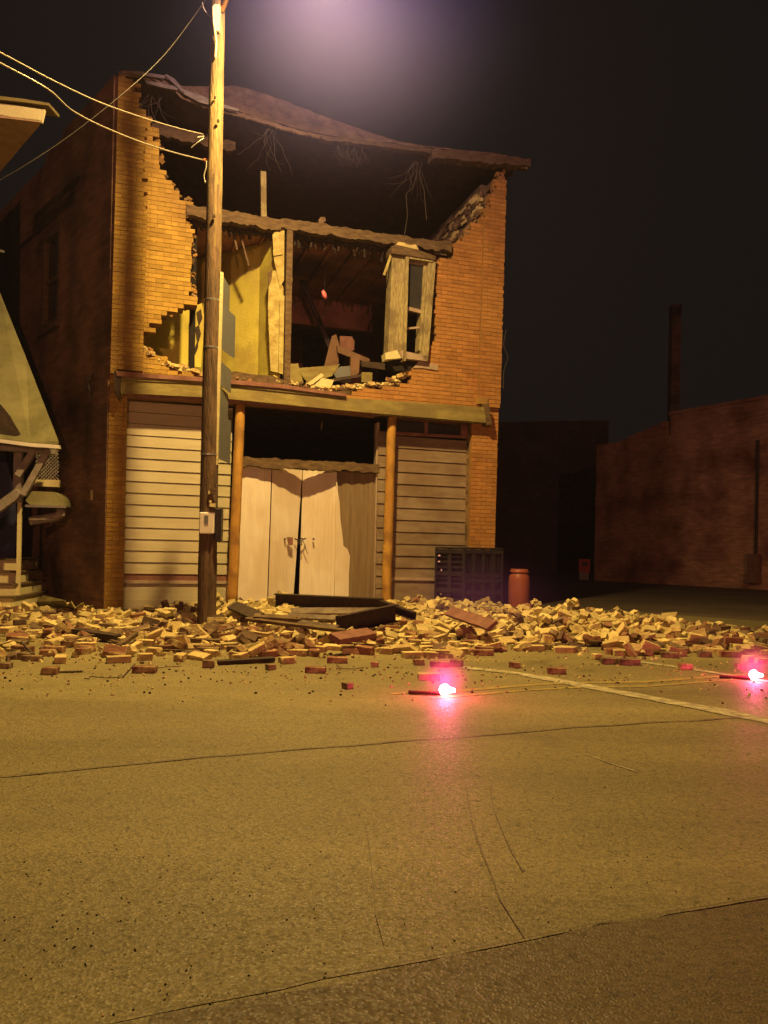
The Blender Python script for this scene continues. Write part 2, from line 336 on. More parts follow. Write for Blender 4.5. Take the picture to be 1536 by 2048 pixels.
ground_strip('centre_line', [(780, 1388), (900, 1384), (1050, 1371), (1140, 1366), (1290, 1364), (1400, 1356), (1560, 1344)], .075, M['yellowline'], .003, .004)
ground_strip('centre_line', [(860, 1397), (900, 1394), (1050, 1381), (1140, 1376), (1290, 1373), (1400, 1365), (1560, 1352)], .055, M['yellowline'], .003, .004)
ground_strip('road_scrape', [(1165, 1507), (1215, 1526), (1272, 1545)], [.006, .012], M['whiteline'], .004, .01)
# small loose stones on the near lane (beyond counting)
mb = MB()
def stone(mb, p, s, m=0):
    b = len(mb.v); a = random.random()*6.28; n = 5
    for k in range(n):
        r = s*random.uniform(.7, 1.2); mb.v.append((p.x+r*math.cos(a+k*1.257), p.y+r*math.sin(a+k*1.257), p.z+.001))
    for k in range(n):
        r = s*random.uniform(.4, .8); mb.v.append((p.x+r*math.cos(a+k*1.257), p.y+r*math.sin(a+k*1.257), p.z+s*random.uniform(.7, 1.1)))
    for k in range(n): mb.face([b+k, b+(k+1) % n, b+n+(k+1) % n, b+n+k], m)
    mb.face([b+n+k for k in range(n)], m)
for i in range(150):
    px = random.gauss(170, 140); py = random.gauss(1830, 95)
    if py > 1640: stone(mb, G(px, py), random.choice([.001, .0012, .0015, .002, .002, .0035]), 0)
for i in range(500):
    px, py = random.uniform(-20, 1560), random.uniform(1420, 2060)
    stone(mb, G(px, py), random.uniform(.0015, .0035), random.choice([0, 0, 1]))
for i in range(700):
    px, py = random.uniform(-20, 1560), random.gauss(1345, 22)
    if py > 1300: stone(mb, G(px, py), random.uniform(.004, .014), random.choice([0, 1, 1, 2]))
tag(mb.build('loose_grit', [mat('dark_grit', (.03, .022, .016)), M['rb_pale_s'], M['rb_red_s']]), kind='stuff', label='loose grit and mortar crumbs on the road')

# ------------------------------------------------------------------ the collapsed building
TH = R(18.5)
C0 = G(207, 1225); FB = Frame(C0, TH)
BW = FB.L(989, 1090, 0).x                       # facade width
bld = thing('brick_building', 'two storey brick building with its upper front wall collapsed open', 'building', FB.mat())
def topx(px): return px
def edge_shift(z): return 0.0
LEFT_POLY = [(236, 150), (250, 146), (255, 153), (271, 168), (271, 186), (277, 196), (276, 209), (283, 215), (285, 224), (295, 225), (298, 239), (302, 256),
 (317, 261), (316, 270), (310, 272), (315, 291), (321, 295), (323, 317), (323, 333), (328, 339), (335, 359), (344, 362), (344, 371), (359, 388), (365, 399),
 (379, 401), (378, 413), (374, 417), (374, 446), (386, 461), (388, 607), (375, 610), (364, 618), (344, 625), (343, 630), (322, 630), (315, 649), (302, 650),
 (301, 660), (288, 660), (286, 676), (275, 683), (274, 700), (300, 700), (300, 714), (330, 716), (332, 738), (372, 740), (372, 748), (430, 752), (430, 790),
 (150, 780), (150, 600), (200, 150)]
RIGHT_POLY = [(1060, 335), (1012, 335), (1006, 343), (989, 367), (986, 380), (976, 400), (968, 424), (960, 442), (947, 447), (936, 460), (924, 476), (911, 492), (906, 507),
 (899, 516), (877, 519), (873, 530), (868, 670), (859, 718), (855, 724), (823, 735), (817, 742), (820, 762), (808, 769), (767, 774), (723, 777), (693, 787),
 (560, 790), (560, 812), (985, 850), (1060, 855)]
def brick_wall(name, poly, parent, mats, x0, x1, z0, z1, y0=0.0, lean=(0, 0), th=.28, L=.212, H=.0705, seed=1, erode_back=True):
    rnd = random.Random(seed); mb = MB(); row = 0; z = z0
    while z < z1:
        head = (row % 7 == 3); l = L/2 if head else L
        X0, X1 = x0+lean[0]*z, x1+lean[1]*z
        x = X0-(.5*L if row % 2 else 0)-rnd.random()*.02
        while x < X1:
            cx, cz = x+l/2, z+H/2
            a, b = proj(FB.wld((cx, y0, cz)))
            hl = inpoly(*proj(FB.wld((x+l*.25, y0, cz))), poly); hr = inpoly(*proj(FB.wld((x+l*.75, y0, cz))), poly)
            if hl or hr:
                xa, xb = max(x if hl else cx, X0), min(x+l if hr else cx, X1)
                if hl != hr:
                    if hr: xa = max(X0, cx-rnd.uniform(-.03, .04))
                    else: xb = min(X1, cx+rnd.uniform(-.03, .04))
                if xb-xa > .03:
                    j = rnd.uniform(-.003, .003)
                    mb.box(xa+.004, xb-.004, y0+j, y0+.09, z+.004, z+H-.004, 0)
                    mb.box(xa, xb, y0+.007, y0+.094, z, z+H, 1)
                    near = all(inpoly(a+dx, b+dy, poly) for dx, dy in ((10, 0), (-10, 0), (0, 9), (0, -9))) or rnd.random() < .7
                    if near: mb.box(xa, xb, y0+.096, y0+th, z, z+H-.001, 2)
            x += l
        z += H; row += 1
    return mb.build(name, mats, parent, recalc=False)
BM = [M['brick'], M['mortar'], M['oldbrick']]; BM2 = [M['brick2'], M['mortar'], M['oldbrick']]
ALLP = [(-500, -500), (2500, -500), (2500, 2500), (-500, 2500)]
ZL = FB.L(237, 150, 0); LEAN_L = ZL.x/ZL.z
ZR = FB.L(1011, 350, 0); LEAN_R = (ZR.x-BW)/ZR.z; ZB_ = FB.L(989, 1090, 0)
o = brick_wall('front_wall', LEFT_POLY, bld, BM, 0.0, 2.3, -.1, 9.2, seed=3, lean=(LEAN_L, 0))
zlo = FB.L(230, 782, 0).z
brick_wall('corner_pier', ALLP, bld, BM, 0.0, FB.L(251, 1000, 0).x, -.1, zlo, seed=13, lean=(LEAN_L, 0))
brick_wall('corner_pier', ALLP, bld, BM2, FB.L(941, 1000, 0).x, BW, -.1, FB.L(985, 851, 0).z, seed=14, lean=(0, LEAN_R))
o = brick_wall('front_wall', RIGHT_POLY, bld, BM2, 2.6, BW, -.1, 8.6, seed=5, lean=(0, LEAN_R))
rnd = random.Random(91); mb = MB()
def ragged(path, n):
    segs = list(zip(path, path[1:])); ls = [math.hypot(b[0]-a[0], b[1]-a[1]) for a, b in segs]
    for i in range(n):
        (a, b) = rnd.choices(segs, ls)[0]; t = rnd.random(); px, py = a[0]+(b[0]-a[0])*t+rnd.uniform(-3, 3), a[1]+(b[1]-a[1])*t+rnd.uniform(-3, 3)
        p = FB.L(px, py, rnd.uniform(.01, .26)); s_ = rnd.uniform(.012, .04)
        mb.tbox(Matrix.Translation(p) @ rotm(rnd.uniform(-1, 1), rnd.uniform(-1, 1), rnd.uniform(-1, 1)), s_*2.2, s_*1.6, s_, rnd.choice([0, 1, 1]))
ragged(LEFT_POLY[2:47], 110); ragged(RIGHT_POLY[2:14], 90)
tag(mb.build('broken_mortar_edge', [M['oldbrick'], M['mortar']], bld), kind='stuff')
# pilasters (slightly proud strips) at both corners
PIL_L = [(200, 150), (251, 147), (258, 160), (268, 185), (290, 222), (300, 620), (300, 744), (150, 742)]
PIL_R = [(1060, 360), (1000, 362), (992, 372), (984, 400), (940, 480), (940, 800), (1060, 830)]
brick_wall('corner_pilaster', PIL_L, bld, BM, 0.0, .47, 3.0, 9.2, y0=-.075, lean=(LEAN_L, LEAN_L), th=.07+.002, seed=8)
brick_wall('corner_pilaster', PIL_R, bld, BM2, BW-.42, BW, 3.2, 8.6, y0=-.065, lean=(LEAN_R, LEAN_R), th=.06+.002, seed=9)
def fpoly(pts, y): return [FB.L(px, py, y) for px, py in pts]
def fprism(name, pts, y, th, m, parent=bld, bevel=0):
    mb = MB(); mb.prism(fpoly(pts, y), (0, th, 0)); return mb.build(name, m, parent, bevel=bevel)

# left side wall (its own frame, obtuse corner) and its window
SD = R(42); side_ang = math.pi/2+SD
FS = Frame(C0, side_ang); loc_side = FB.mat().inverted() @ FS.mat()
ZT = FB.L(238, 145, 0).z
mb = MB(); sw0 = FS.L(121, 458, 0); sw1 = FS.L(84, 660, 0)
wx0, wx1, wz0, wz1 = sw0.x, sw1.x, FS.L(100, 655).z, FS.L(103, 462).z
LS = 9.0
mb.box(.01, wx0, -.25, 0, -.1, ZT-.05); mb.box(wx1, LS, -.25, 0, -.1, ZT-.3)
mb.box(wx0, wx1, -.25, 0, -.1, wz0); mb.box(wx0, wx1, -.25, 0, wz1, ZT-.15)
side = mb.build('side_wall', M['sidebrick'], bld, loc_side)
mb = MB(); t_ = .07
mb.box(wx0, wx0+t_, -.12, .02, wz0, wz1); mb.box(wx1-t_, wx1, -.12, .02, wz0, wz1)
mb.box(wx0+t_, wx1-t_, -.12, .02, wz1-t_*1.6, wz1); mb.box(wx0+t_, wx1-t_, -.12, .05, wz0, wz0+t_)
mb.box(wx0+t_, wx1-t_, -.10, -.03, (wz0+wz1)/2-.03, (wz0+wz1)/2+.03)
sw = mb.build('window', M['wood'], bld, loc_side)
mb = MB(); mb.box(wx0+t_, wx1-t_, -.09, -.08, wz0+t_, wz1-t_*1.6)
mb.build('pane', M['glass'], sw)
mb = MB(); mb.box(wx0-.08, wx1+.08, -.02, .08, wz0-.1, wz0-.003); mb.build('window_sill', M['wood'], sw)
# rusty anchor bracket and small plate on side wall
a = FS.L(186, 770, .0); mb = MB(); mb.tube([a+Vector((-.06, .02, .16)), a+Vector((0, .09, .05)), a+Vector((.02, .07, -.05)), a+Vector((-.03, .02, -.16))], [.012, .03, .035, .012], 6)
mb.build('wall_anchor', M['rust'], bld, loc_side)
a = FS.L(184, 990, .0); mb = MB(); mb.box(a.x-.04, a.x+.04, .001, .012, a.z-.08, a.z+.08); mb.build('wall_plate', M['cream'], bld, loc_side)

# other outer walls, floors, roof (plain backs, never seen from the front)
BD = 11.0
mb = MB(); mb.box(BW-.28, BW, .282, BD, -.1, FB.L(1008, 350, 0).z-.1); rw = mb.build('side_wall', M['innerside'], bld)
# rebuild the brick texture axis for the inner face: rotate so that object x runs along the wall
rw.data.transform(Matrix.Rotation(-math.pi/2, 4, 'Z')); rw.matrix_local = Matrix.Rotation(math.pi/2, 4, 'Z')
mb = MB(); mb.box(0.4, BW-.282, BD-.25, BD, -.1, 7.9); mb.build('back_wall', M['innerside'], bld)
ZF = FB.L(575, 757, 0).z           # second floor level
ZC = FB.L(560, 440, 0).z           # attic floor level
mb = MB(); mb.box(.02, BW-.282, .30, BD-.26, ZF-.25, ZF-.02); mb.build('upper_floor', M['wood'], bld)
mb = MB(); mb.box(.3, BW-.282, .32, BD-.26, ZC-.14, ZC-.03); 
for k in range(16): mb.box(.35+k*.4, .40+k*.4, .30, BD-.3, ZC-.20, ZC-.142)
mb.build('attic_floor', M['redwall'], bld)
# front plate / charred joist header of the attic floor
def fbeam(name, p0, p1, y, wd, ht, m, parent=bld, jit=.012, n=60):
    A, B = FB.L(*p0, y), FB.L(*p1, y); mb = MB(); pts = []
    for i in range(n+1):
        t = i/n; q = A+(B-A)*t
        h1 = ht/2*(1+.3*noise.noise(q*4)+.3*noise.noise(q*13)); h2 = ht/2*(1+.4*noise.noise(q*5+Vector((3, 1, 4)))+.5*noise.noise(q*15))
        w1 = wd/2
        jy = noise.noise(q*3)*jit
        b = len(mb.v)
        mb.v += [tuple(q+Vector((0, -w1+jy, -h2))), tuple(q+Vector((0, w1+jy, -h2))), tuple(q+Vector((0, w1+jy, h1))), tuple(q+Vector((0, -w1+jy, h1)))]
        if i:
            for k in range(4): mb.face([b-4+k, b-4+(k+1) % 4, b+(k+1) % 4, b+k])
    mb.face([0, 1, 2, 3]); b = len(mb.v)-4; mb.face([b, b+1, b+2, b+3])
    return mb.build(name, m, parent)
fbeam('attic_beam', (372, 424), (560, 452), .06, .16, .17, M['wood'])
fbeam('attic_beam', (560, 450), (900, 498), .05, .16, .16, M['wood'])
fbeam('attic_beam', (384, 444), (560, 470), .20, .10, .12, M['darkwood'])
fbeam('attic_beam', (590, 470), (800, 500), .22, .08, .12, M['darkwood'])
# ragged plaster and lath hanging under the beam
rnd = random.Random(12); mb = MB()
for i in range(70):
    px = rnd.uniform(590, 790); a = FB.L(px, 466+(px-590)*.155, .12+rnd.random()*.25); l = rnd.uniform(.06, .26)
    mb.beam(a, a+Vector((rnd.uniform(-.08, .12), rnd.uniform(-.05, .12), -l)), .03, .008)
for i in range(30):
    px = rnd.uniform(390, 560); a = FB.L(px, 440+(px-390)*.155, .15+rnd.random()*.3); l = rnd.uniform(.05, .2)
    mb.beam(a, a+Vector((rnd.uniform(-.08, .12), rnd.uniform(-.05, .12), -l)), .03, .008)
o = tag(mb.build('lath_strips', M['darkwood'], bld), kind='stuff')
mb = MB(); a = FB.L(478, 460, .3); mb.beam(a, FB.L(497, 532, .3), .05, .03); mb.build('hanging_lath', M['wood'], bld)
mb = MB(); a = FB.L(466, 462, .3); mb.beam(a, FB.L(474, 500, .3), .05, .03); mb.build('hanging_lath', M['wood'], bld)
# partition with plaster edge
zt = ZC-.16
def wallseg(name, a, b, z0, z1, th, m, parent=bld, n=20, jit=.0):
    a = Vector((a[0], a[1], 0)); b = Vector((b[0], b[1], 0)); d = (b-a).normalized(); s_ = Vector((-d.y, d.x, 0))*th
    mb = MB(); mb.prism([a+Vector((0, 0, z0)), b+Vector((0, 0, z0)), b+Vector((0, 0, z1)), a+Vector((0, 0, z1))], s_)
    return mb.build(name, m, parent)
pA = FB.L(577, 600, -.0); pB = FB.L(566, 600, .35); pC = FB.L(530, 600, .75); pD = FB.L(392, 600, 1.95); pE = FB.L(372, 600, 2.6)
mb = MB(); mb.box(pA.x-.05, pA.x+.05, -.02, .12, ZF-.12, ZC-.03); stud = mb.build('partition_stud', M['wood'], bld)
partition = wallseg('partition_wall', (pA.x-.09, .12), (pC.x, pC.y), ZF-.02, zt, .12, M['plaster'])
wallseg('partition_wall', (pC.x, pC.y), (pD.x, pD.y), ZF-.02, zt, .12, M['plaster'])
wallseg('partition_wall', (pA.x+.01, .12), (pA.x+.01, 9.0), ZF-.02, zt, -.06, M['redwall'])
# broken plaster slabs on the partition front
def slab(pts, y, th=.02, m=None, name='plaster_slab'): return fprism(name, pts, y, th, m or M['plaster2'])
slab([(545, 470), (558, 452), (569, 448), (568, 560), (560, 575), (548, 520)], .03)
slab([(538, 548), (550, 540), (567, 575), (566, 690), (556, 745), (541, 742), (536, 620)], .05)
slab([(546, 500), (566, 490), (566, 508), (547, 512)], .01, .03)
slab([(560, 600), (569, 590), (566, 748), (557, 746)], .0, .03)
slab([(536, 545), (545, 538), (543, 560), (537, 575)], .045, .03, M['wood'])
rnd = random.Random(5); y_ = 452
while y_ < 745:
    h = rnd.uniform(14, 42); px = 580-(y_-450)*.02
    slab([(px+2, y_), (px+4+rnd.random()*3, y_+4), (px+3+rnd.random()*4, y_+h*.6), (px+1, y_+h)], .01, .06); y_ += h+rnd.uniform(-2, 14)
slab([(388, 612), (404, 606), (409, 640), (402, 735), (387, 733)], .9, .03, M['plaster'])
for q in ([(393, 625), (402, 618), (405, 636), (398, 652)], [(390, 655), (398, 650), (402, 668), (396, 690)], [(388, 700), (394, 684), (397, 692), (391, 708)]):
    slab(q, .88, .02, M['darkwood'], 'exposed_lath')
mb = MB(); a = FB.L(384, 680, .35); mb.box(a.x-.045, a.x+.045, .3, .4, ZF-.1, ZC-.05); mb.build('partition_stud', M['void'], bld)
wallseg('inner_boarding', (FB.L(262, 680, 1.2).x, 1.25), (FB.L(383, 680, 1.2).x, 1.25), ZF-.05, ZC-.2, .05, M['plaster'])
# right room: walls in gloom
mb = MB(); mb.box(pA.x+.1, BW-.3, 9.0, 9.1, ZF, zt); mb.build('room_wall', M['redwall'], bld)
mb = MB(); xa = FB.L(600, 600, 6.0).x; mb.box(pA.x+.08, xa+.1, 6.0, 6.1, ZF, zt); mb.build('room_wall', M['redwall'], bld)
mb = MB(); xb = FB.L(690, 600, 6.0).x; mb.box(xb, BW-.3, 6.0, 6.1, ZF+1.1, zt); mb.build('room_wall', M['redwall'], bld)
mb = MB(); mb.box(pA.x+.08, BW-.3, 3.0, 3.12, ZC-.75, ZC-.142); mb.build('ceiling_drop', M['redwall'], bld)
mb = MB(); a = FB.L(649, 589, .75)
for k in range(7):
    pass
mb.tube([a+Vector((0, 0, .45)), a+Vector((0, 0, .06))], .006, 5); lc = mb.build('glint_cord', M['black'], bld)  # added cord that carries the painted glint
mb = MB(); mb.tube([a+Vector((-.03, 0, .07)), a+Vector((-.02, 0, .03)), a+Vector((.0, 0, -.02)), a+Vector((.03, 0, -.07))], [.02, .04, .045, .02], 10)
mb.build('pink_glint', mat('flare_glint_pink', (.85, .25, .30), (.8, .2, .25), 3, .2), lc, smooth=True)  # pink reflection of the flare painted on as an added bulb shape

# upper window: splayed wooden box frame standing loose in the gap
wf = MB()
def quadbox(mb, pts, y, th, m=0): mb.prism(fpoly(pts, y), (0, th, 0), m)
quadbox(wf, [(785, 508), (812, 512), (806, 716), (776, 712)], -.06, .26)          # left casing
quadbox(wf, [(812, 507), (818, 508), (812, 722), (806, 721)], -.12, .30)
quadbox(wf, [(858, 518), (872, 521), (856, 722), (843, 718)], -.10, .30)
quadbox(wf, [(848, 524), (858, 526), (846, 705), (838, 700)], -.03, .2)
quadbox(wf, [(818, 508), (866, 517), (866, 524), (818, 517)], -.12, .30)
win = wf.build('window', M['frame'], bld)
mb = MB(); quadbox(mb, [(783, 492), (792, 489), (835, 499), (872, 513), (870, 520), (784, 506)], -.14, .30); mb.build('window_head', M['wood'], win)
mb = MB(); quadbox(mb, [(790, 490), (797, 484), (808, 485), (818, 490), (832, 489), (838, 499), (820, 497)], -.05, .15); mb.build('mortar_lump', M['rb_pale_s'], win)
mb = MB(); quadbox(mb, [(812, 612), (852, 622), (852, 629), (812, 619)], -.02, .06); mb.build('sash', M['trim'], win); mb = MB(); quadbox(mb, [(818, 518), (858, 526), (858, 534), (818, 527)], -.02, .05)
mb.build('sash', M['trim'], win); mb = MB(); quadbox(mb, [(812, 655), (846, 652), (846, 656), (812, 659)], .02, .03); mb.build('sash', M['trim'], win)
mb = MB(); quadbox(mb, [(818, 527), (857, 534), (851, 622), (813, 612)], .0, .006); mb.build('pane', M['glass'], win)
mb = MB(); quadbox(mb, [(770, 706), (794, 700), (802, 716), (772, 719)], -.10, .2); mb.build('window_sill', M['cream'], win)
mb = MB(); quadbox(mb, [(803, 701), (856, 712), (856, 722), (803, 716)], -.10, .25); mb.build('window_sill', M['trim'], win)
mb = MB(); quadbox(mb, [(783, 500), (787, 503), (770, 551), (766, 549)], -.05, .02); mb.build('torn_strip', M['plaster2'], win)
mb = MB(); quadbox(mb, [(775, 716), (835, 724), (820, 740), (790, 742)], .0, .2); mb.build('broken_sill_board', M['void'], win)
mb = MB(); quadbox(mb, [(826, 736), (838, 722), (876, 729), (876, 741), (846, 736)], -.02, .03); mb.build('stone_sill', M['trim'], bld)

# ---- cornice / lintel
mb = MB(); mb.prism(fpoly([(236, 760), (420, 768), (700, 796), (978, 815), (981, 846), (700, 822), (440, 796), (242, 786)], -.17), (0, .168, 0))
cor = mb.build('cornice_beam', M['cornice'], bld)
mb = MB(); mb.prism(fpoly([(231, 742), (300, 748), (420, 755), (560, 768), (693, 787), (693, 793), (560, 776), (420, 764), (300, 756), (234, 752)], -.22), (0, .22, 0)); mb.build('cornice_moulding', M['mould'], bld)
mb = MB(); mb.prism(fpoly([(234, 753), (420, 764.5), (560, 776.5), (693, 794), (693, 797), (420, 768), (236, 760)], -.19), (0, .19, 0)); mb.build('cornice_moulding', M['cornice'], bld)
mb = MB(); mb.prism(fpoly([(228, 741), (243, 742), (240, 800), (228, 780)], -.20), (0, .15, 0)); mb.build('cornice_bracket', M['darkwood'], bld)
mb = MB(); mb.prism(fpoly([(252, 787), (440, 797), (760, 824), (756, 831), (600, 814), (440, 803), (252, 792)], -.12), (0, .30, 0)); mb.build('lintel_moulding', M['mould'], bld)
mb = MB(); mb.prism(fpoly([(968, 808), (978, 806), (984, 849), (974, 850)], -.185), (0, .17, 0)); mb.build('cornice_end', M['wood'], bld)
mb = MB(); mb.prism(fpoly([(958, 794), (976, 796), (976, 809), (957, 807)], -.09), (0, .088, 0)); mb.build('corner_block', M['brick'], bld)
mb = MB(); mb.prism(fpoly([(430, 753), (470, 764), (560, 771), (570, 762), (548, 752), (500, 748), (470, 742)], .0), (0, .1, 0)); mb.build('broken_sill_board', M['wood'], bld)
# ---- shopfront in a shallow recess
RY = .22
zg = -.05
def siding(name, pxl, pxr, ytop, ybot, y, rows, parent=bld, mt='siding'):
    """lap siding boards between two near vertical photo edges"""
    mb = MB(); a = FB.L(pxl[0], ytop, y); b = FB.L(pxl[1], ybot, y); c = FB.L(pxr[0], ytop, y); d_ = FB.L(pxr[1], ybot, y)
    for i in range(rows):
        t0, t1 = i/rows, (i+1)/rows
        za, zb = a.z+(b.z-a.z)*t0, a.z+(b.z-a.z)*t1
        xl = a.x+(b.x-a.x)*(t0+t1)/2; xr = c.x+(d_.x-c.x)*(t0+t1)/2; g = .008
        k = len(mb.v); jj = random.uniform(-.002, .002)
        mb.v += [(xl, y, za), (xr, y, za), (xr, y-.018+jj, zb+g), (xl, y-.018+jj, zb+g), (xl, y+.03, za), (xr, y+.03, za), (xr, y+.03, zb+g), (xl, y+.03, zb+g)]
        for q in ((0, 1, 2, 3), (7, 6, 5, 4), (0, 4, 5, 1), (3, 2, 6, 7), (0, 3, 7, 4), (1, 5, 6, 2)): mb.face([k+j for j in q])
    mb.box(min(a.x, b.x), max(c.x, d_.x), y+.031, y+.05, b.z, a.z, 1)
    return mb.build(name, [M[mt], M['void']], parent)
siding('siding_panel', (252, 247), (466, 455), 800, 1148, RY, 15)
fprism('siding_base', [(247, 1160), (458, 1162), (457, 1168), (247, 1167)], RY-.03, .06, M['trim'])
fprism('siding_base', [(247, 1147), (458, 1149), (458, 1162), (247, 1160)], RY+.0, .04, M['mould'])
fprism('siding_base', [(247, 1168), (457, 1169), (455, 1240), (246, 1240)], RY, .04, M['siding'])
fprism('siding_base', [(247, 1199), (455, 1199), (454, 1240), (246, 1240)], RY-.02, .018, M['siding'])
siding('siding_panel', (790, 784), (946, 941), 872, 1160, RY, 12, mt='siding2')
fprism('siding_base', [(778, 1160), (943, 1162), (943, 1250), (774, 1250)], RY+.01, .04, M['siding2'])
fprism('siding_base', [(778, 1154), (943, 1157), (943, 1163), (778, 1160)], RY-.02, .03, M['trim'])
siding('siding_strip', (757, 750), (773, 766), 862, 1225, RY+.02, 15, mt='siding2')
# transom over right panel
tf = MB()
quadbox(tf, [(789, 828), (946, 846), (946, 852), (789, 838)], RY-.03, .05); quadbox(tf, [(789, 863), (940, 872), (940, 877), (789, 870)], RY-.03, .05)
quadbox(tf, [(849, 842), (856, 843), (856, 866), (849, 866)], RY-.03, .05); quadbox(tf, [(922, 848), (940, 850), (940, 872), (922, 870)], RY-.03, .05)
tr = tf.build('transom_window', M['mould'], bld)
mb = MB(); quadbox(mb, [(789, 836), (849, 843), (849, 866), (789, 864)], RY+.03, .006); quadbox(mb, [(856, 843), (922, 849), (922, 870), (856, 867)], RY+.03, .006); mb.build('pane', M['glass'], tr)
# posts
def post(name, top, bot, y, r0, r1):
    A, B = FB.L(*top, y), FB.L(*bot, y); mb = MB(); pts = [B+(A-B)*i/14 for i in range(15)]
    pts = [p+Vector((noise.noise(p*2)*.012, 0, 0)) for p in pts]
    mb.tube(pts, [r1+(r0-r1)*i/14+.004*noise.noise(Vector((i*.7, 1, y))) for i in range(15)], 14)
    return mb.build(name, M['log'], bld, smooth=True)
post('support_post', (481, 800), (464, 1215), .04, .078, .088)
post('support_post', (784, 826), (772, 1225), .04, .080, .086)
# side jambs, dark ground-floor void behind
fprism('door_jamb', [(754, 845), (759, 845), (752, 1225), (747, 1225)], RY+.05, .15, M['trim'])
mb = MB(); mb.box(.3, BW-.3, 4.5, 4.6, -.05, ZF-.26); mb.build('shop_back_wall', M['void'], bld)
mb = MB(); a = FB.L(643, 850, .8); mb.tube([a+Vector((0, 0, .1)), a, a+Vector((0, 0, -.1))], [.004, .02, .006], 6); mb.build('hanging_hook', M['wood'], bld)
fbeam('door_lintel', (484, 924), (757, 938), RY+.06, .12, .15, M['wood'], jit=.004)
# doors: four boarded leaves, the middle pair sagging inwards
def leaf(name, t0, t1, b0, b1, ya, yb, m, th=.04, parent=bld):
    """leaf between top px t0..t1 and bottom px b0..b1, local y from ya (left edge) to yb (right edge)"""
    mb = MB(); n = 9
    ZTOP = FB.L(620, 938, RY+.1).z; ZB = FB.L(620, 1212, RY+.1).z
    cols = []
    for i in range(n+1):
        t = i/n; y = ya+(yb-ya)*t
        pt = FB.L(t0+(t1-t0)*t, 945, y); pb = FB.L(b0+(b1-b0)*t, 1205, y)
        pt.z = ZTOP; pb.z = ZB
        cols.append((pt, pb))
    for i in range(n):
        (a, b), (c, d) = cols[i], cols[i+1]; g = (c-a)*.06; g2 = (d-b)*.06
        mb.prism([a+g*.5, b+g2*.5, d-g2*.5, c-g*.5], (0, th, 0))
        mb.prism([a+Vector((0, .006, 0)), b+Vector((0, .006, 0)), d+Vector((0, .006, 0)), c+Vector((0, .006, 0))], (0, th-.012, 0))
    return mb.build(name, m, parent)
DY = RY+.13
leaf('door_leaf', 484, 543, 473, 534, DY, DY+.03, M['door'])
d2 = leaf('door_leaf', 545, 605, 536, 586, DY+.03, DY+.22, M['door'])
leaf('door_leaf', 606, 674, 598, 668, DY+.22, DY+.05, M['door'])
leaf('door_leaf', 675, 755, 670, 749, DY+.05, DY-.01, M['door_bare'])
# remains of pale paint on the weathered right leaf, torn along a wavy edge
mb = MB(); ed = [(674, 950), (676, 985), (679, 1005), (681, 1040), (684, 1062), (687, 1092), (695, 1098), (700, 1112), (698, 1150), (697, 1206)]
mb.prism([FB.L(a_, b_, DY+.0) for a_, b_ in ([(673, 950)]+ed[1:]+[(669, 1206)])], (0, .02, 0))
mb.build('door_paint', M['door'], bld)
# door chain, bolt holes
mb = MB(); a = FB.L(600, 1080, DY+.12)
for k in range(9):
    t = k/8*math.pi*2; 
pts = [a+Vector((-.09, .01, .02)), a+Vector((-.03, -.03, -.01)), a+Vector((.0, -.05, .03)), a+Vector((.05, -.04, .015)), a+Vector((.10, .0, .03))]
mb.tube(pts, .012, 6); mb.tube([a+Vector((.04, -.03, 0)), a+Vector((.08, -.04, -.1)), a+Vector((.13, -.03, -.24))], .006, 5)
mb.tube([a+Vector((-.02, -.04, .03)), a+Vector((-.03, -.05, -.07)), a+Vector((.02, -.05, -.09)), a+Vector((.02, -.04, .0))], .012, 6)
mb.build('door_chain', M['rust'], d2)
for q in ((570, 1078), (627, 1078)):
    a = FB.L(q[0], q[1], DY+.09); mb = MB(); mb.tube([a+Vector((0, -.03, 0)), a+Vector((0, .03, 0))], .014, 8); mb.build('bolt_hole', M['void'], d2)
mb = MB(); mb.prism(fpoly([(574, 1074), (586, 1075), (586, 1090), (577, 1091)], DY+.05), (0, .02, 0)); mb.build('lock_patch', M['mould'], d2)

# ---- roof with curled torn front edge
TOP = [(236, 142), (262, 141), (285, 143), (330, 152), (345, 166), (366, 172), (415, 172), (470, 171), (500, 178), (530, 187), (565, 199), (600, 213), (640, 229), (700, 250), (750, 268), (800, 283), (850, 291), (920, 299), (990, 306), (1040, 315), (1058, 322)]
BOT = [(236, 148), (262, 150), (300, 158), (340, 176), (366, 196), (400, 210), (440, 222), (480, 232), (520, 243), (560, 256), (600, 267), (650, 277), (700, 286), (760, 293), (820, 299), (880, 305), (940, 315), (1000, 324), (1030, 331), (1058, 337)]
def curl(px): return lerp_tab([(236, .0), (360, .06), (470, .35), (600, .55), (700, .35), (820, .12), (1058, .05)], px)
mb = MB(); NX, NS = 220, 10
grid = []
for i in range(NX+1):
    px = 238+(1057-238)*i/NX; yt = lerp_tab(TOP, px); yb = lerp_tab(BOT, px); col = []
    for j in range(NS+1):
        t = j/NS; py = yb+(yt-yb)*t; y = -.12+curl(px)*math.sin(t*math.pi/2)*.8+.03*noise.noise(Vector((px*.02, t*2, 3)))+.05*noise.noise(Vector((px*.06, t*3.5, 9)))+.025*noise.noise(Vector((px*.2, t*7, 1)))
        col.append(FB.L(px+noise.noise(Vector((px*.05, t*3, 0)))*1.5, py+noise.noise(Vector((px*.07, t*2, 5)))*1.5+(noise.noise(Vector((px*.3, 4, 5)))*3.5 if j == 0 else 0), y))
    grid.append(col)
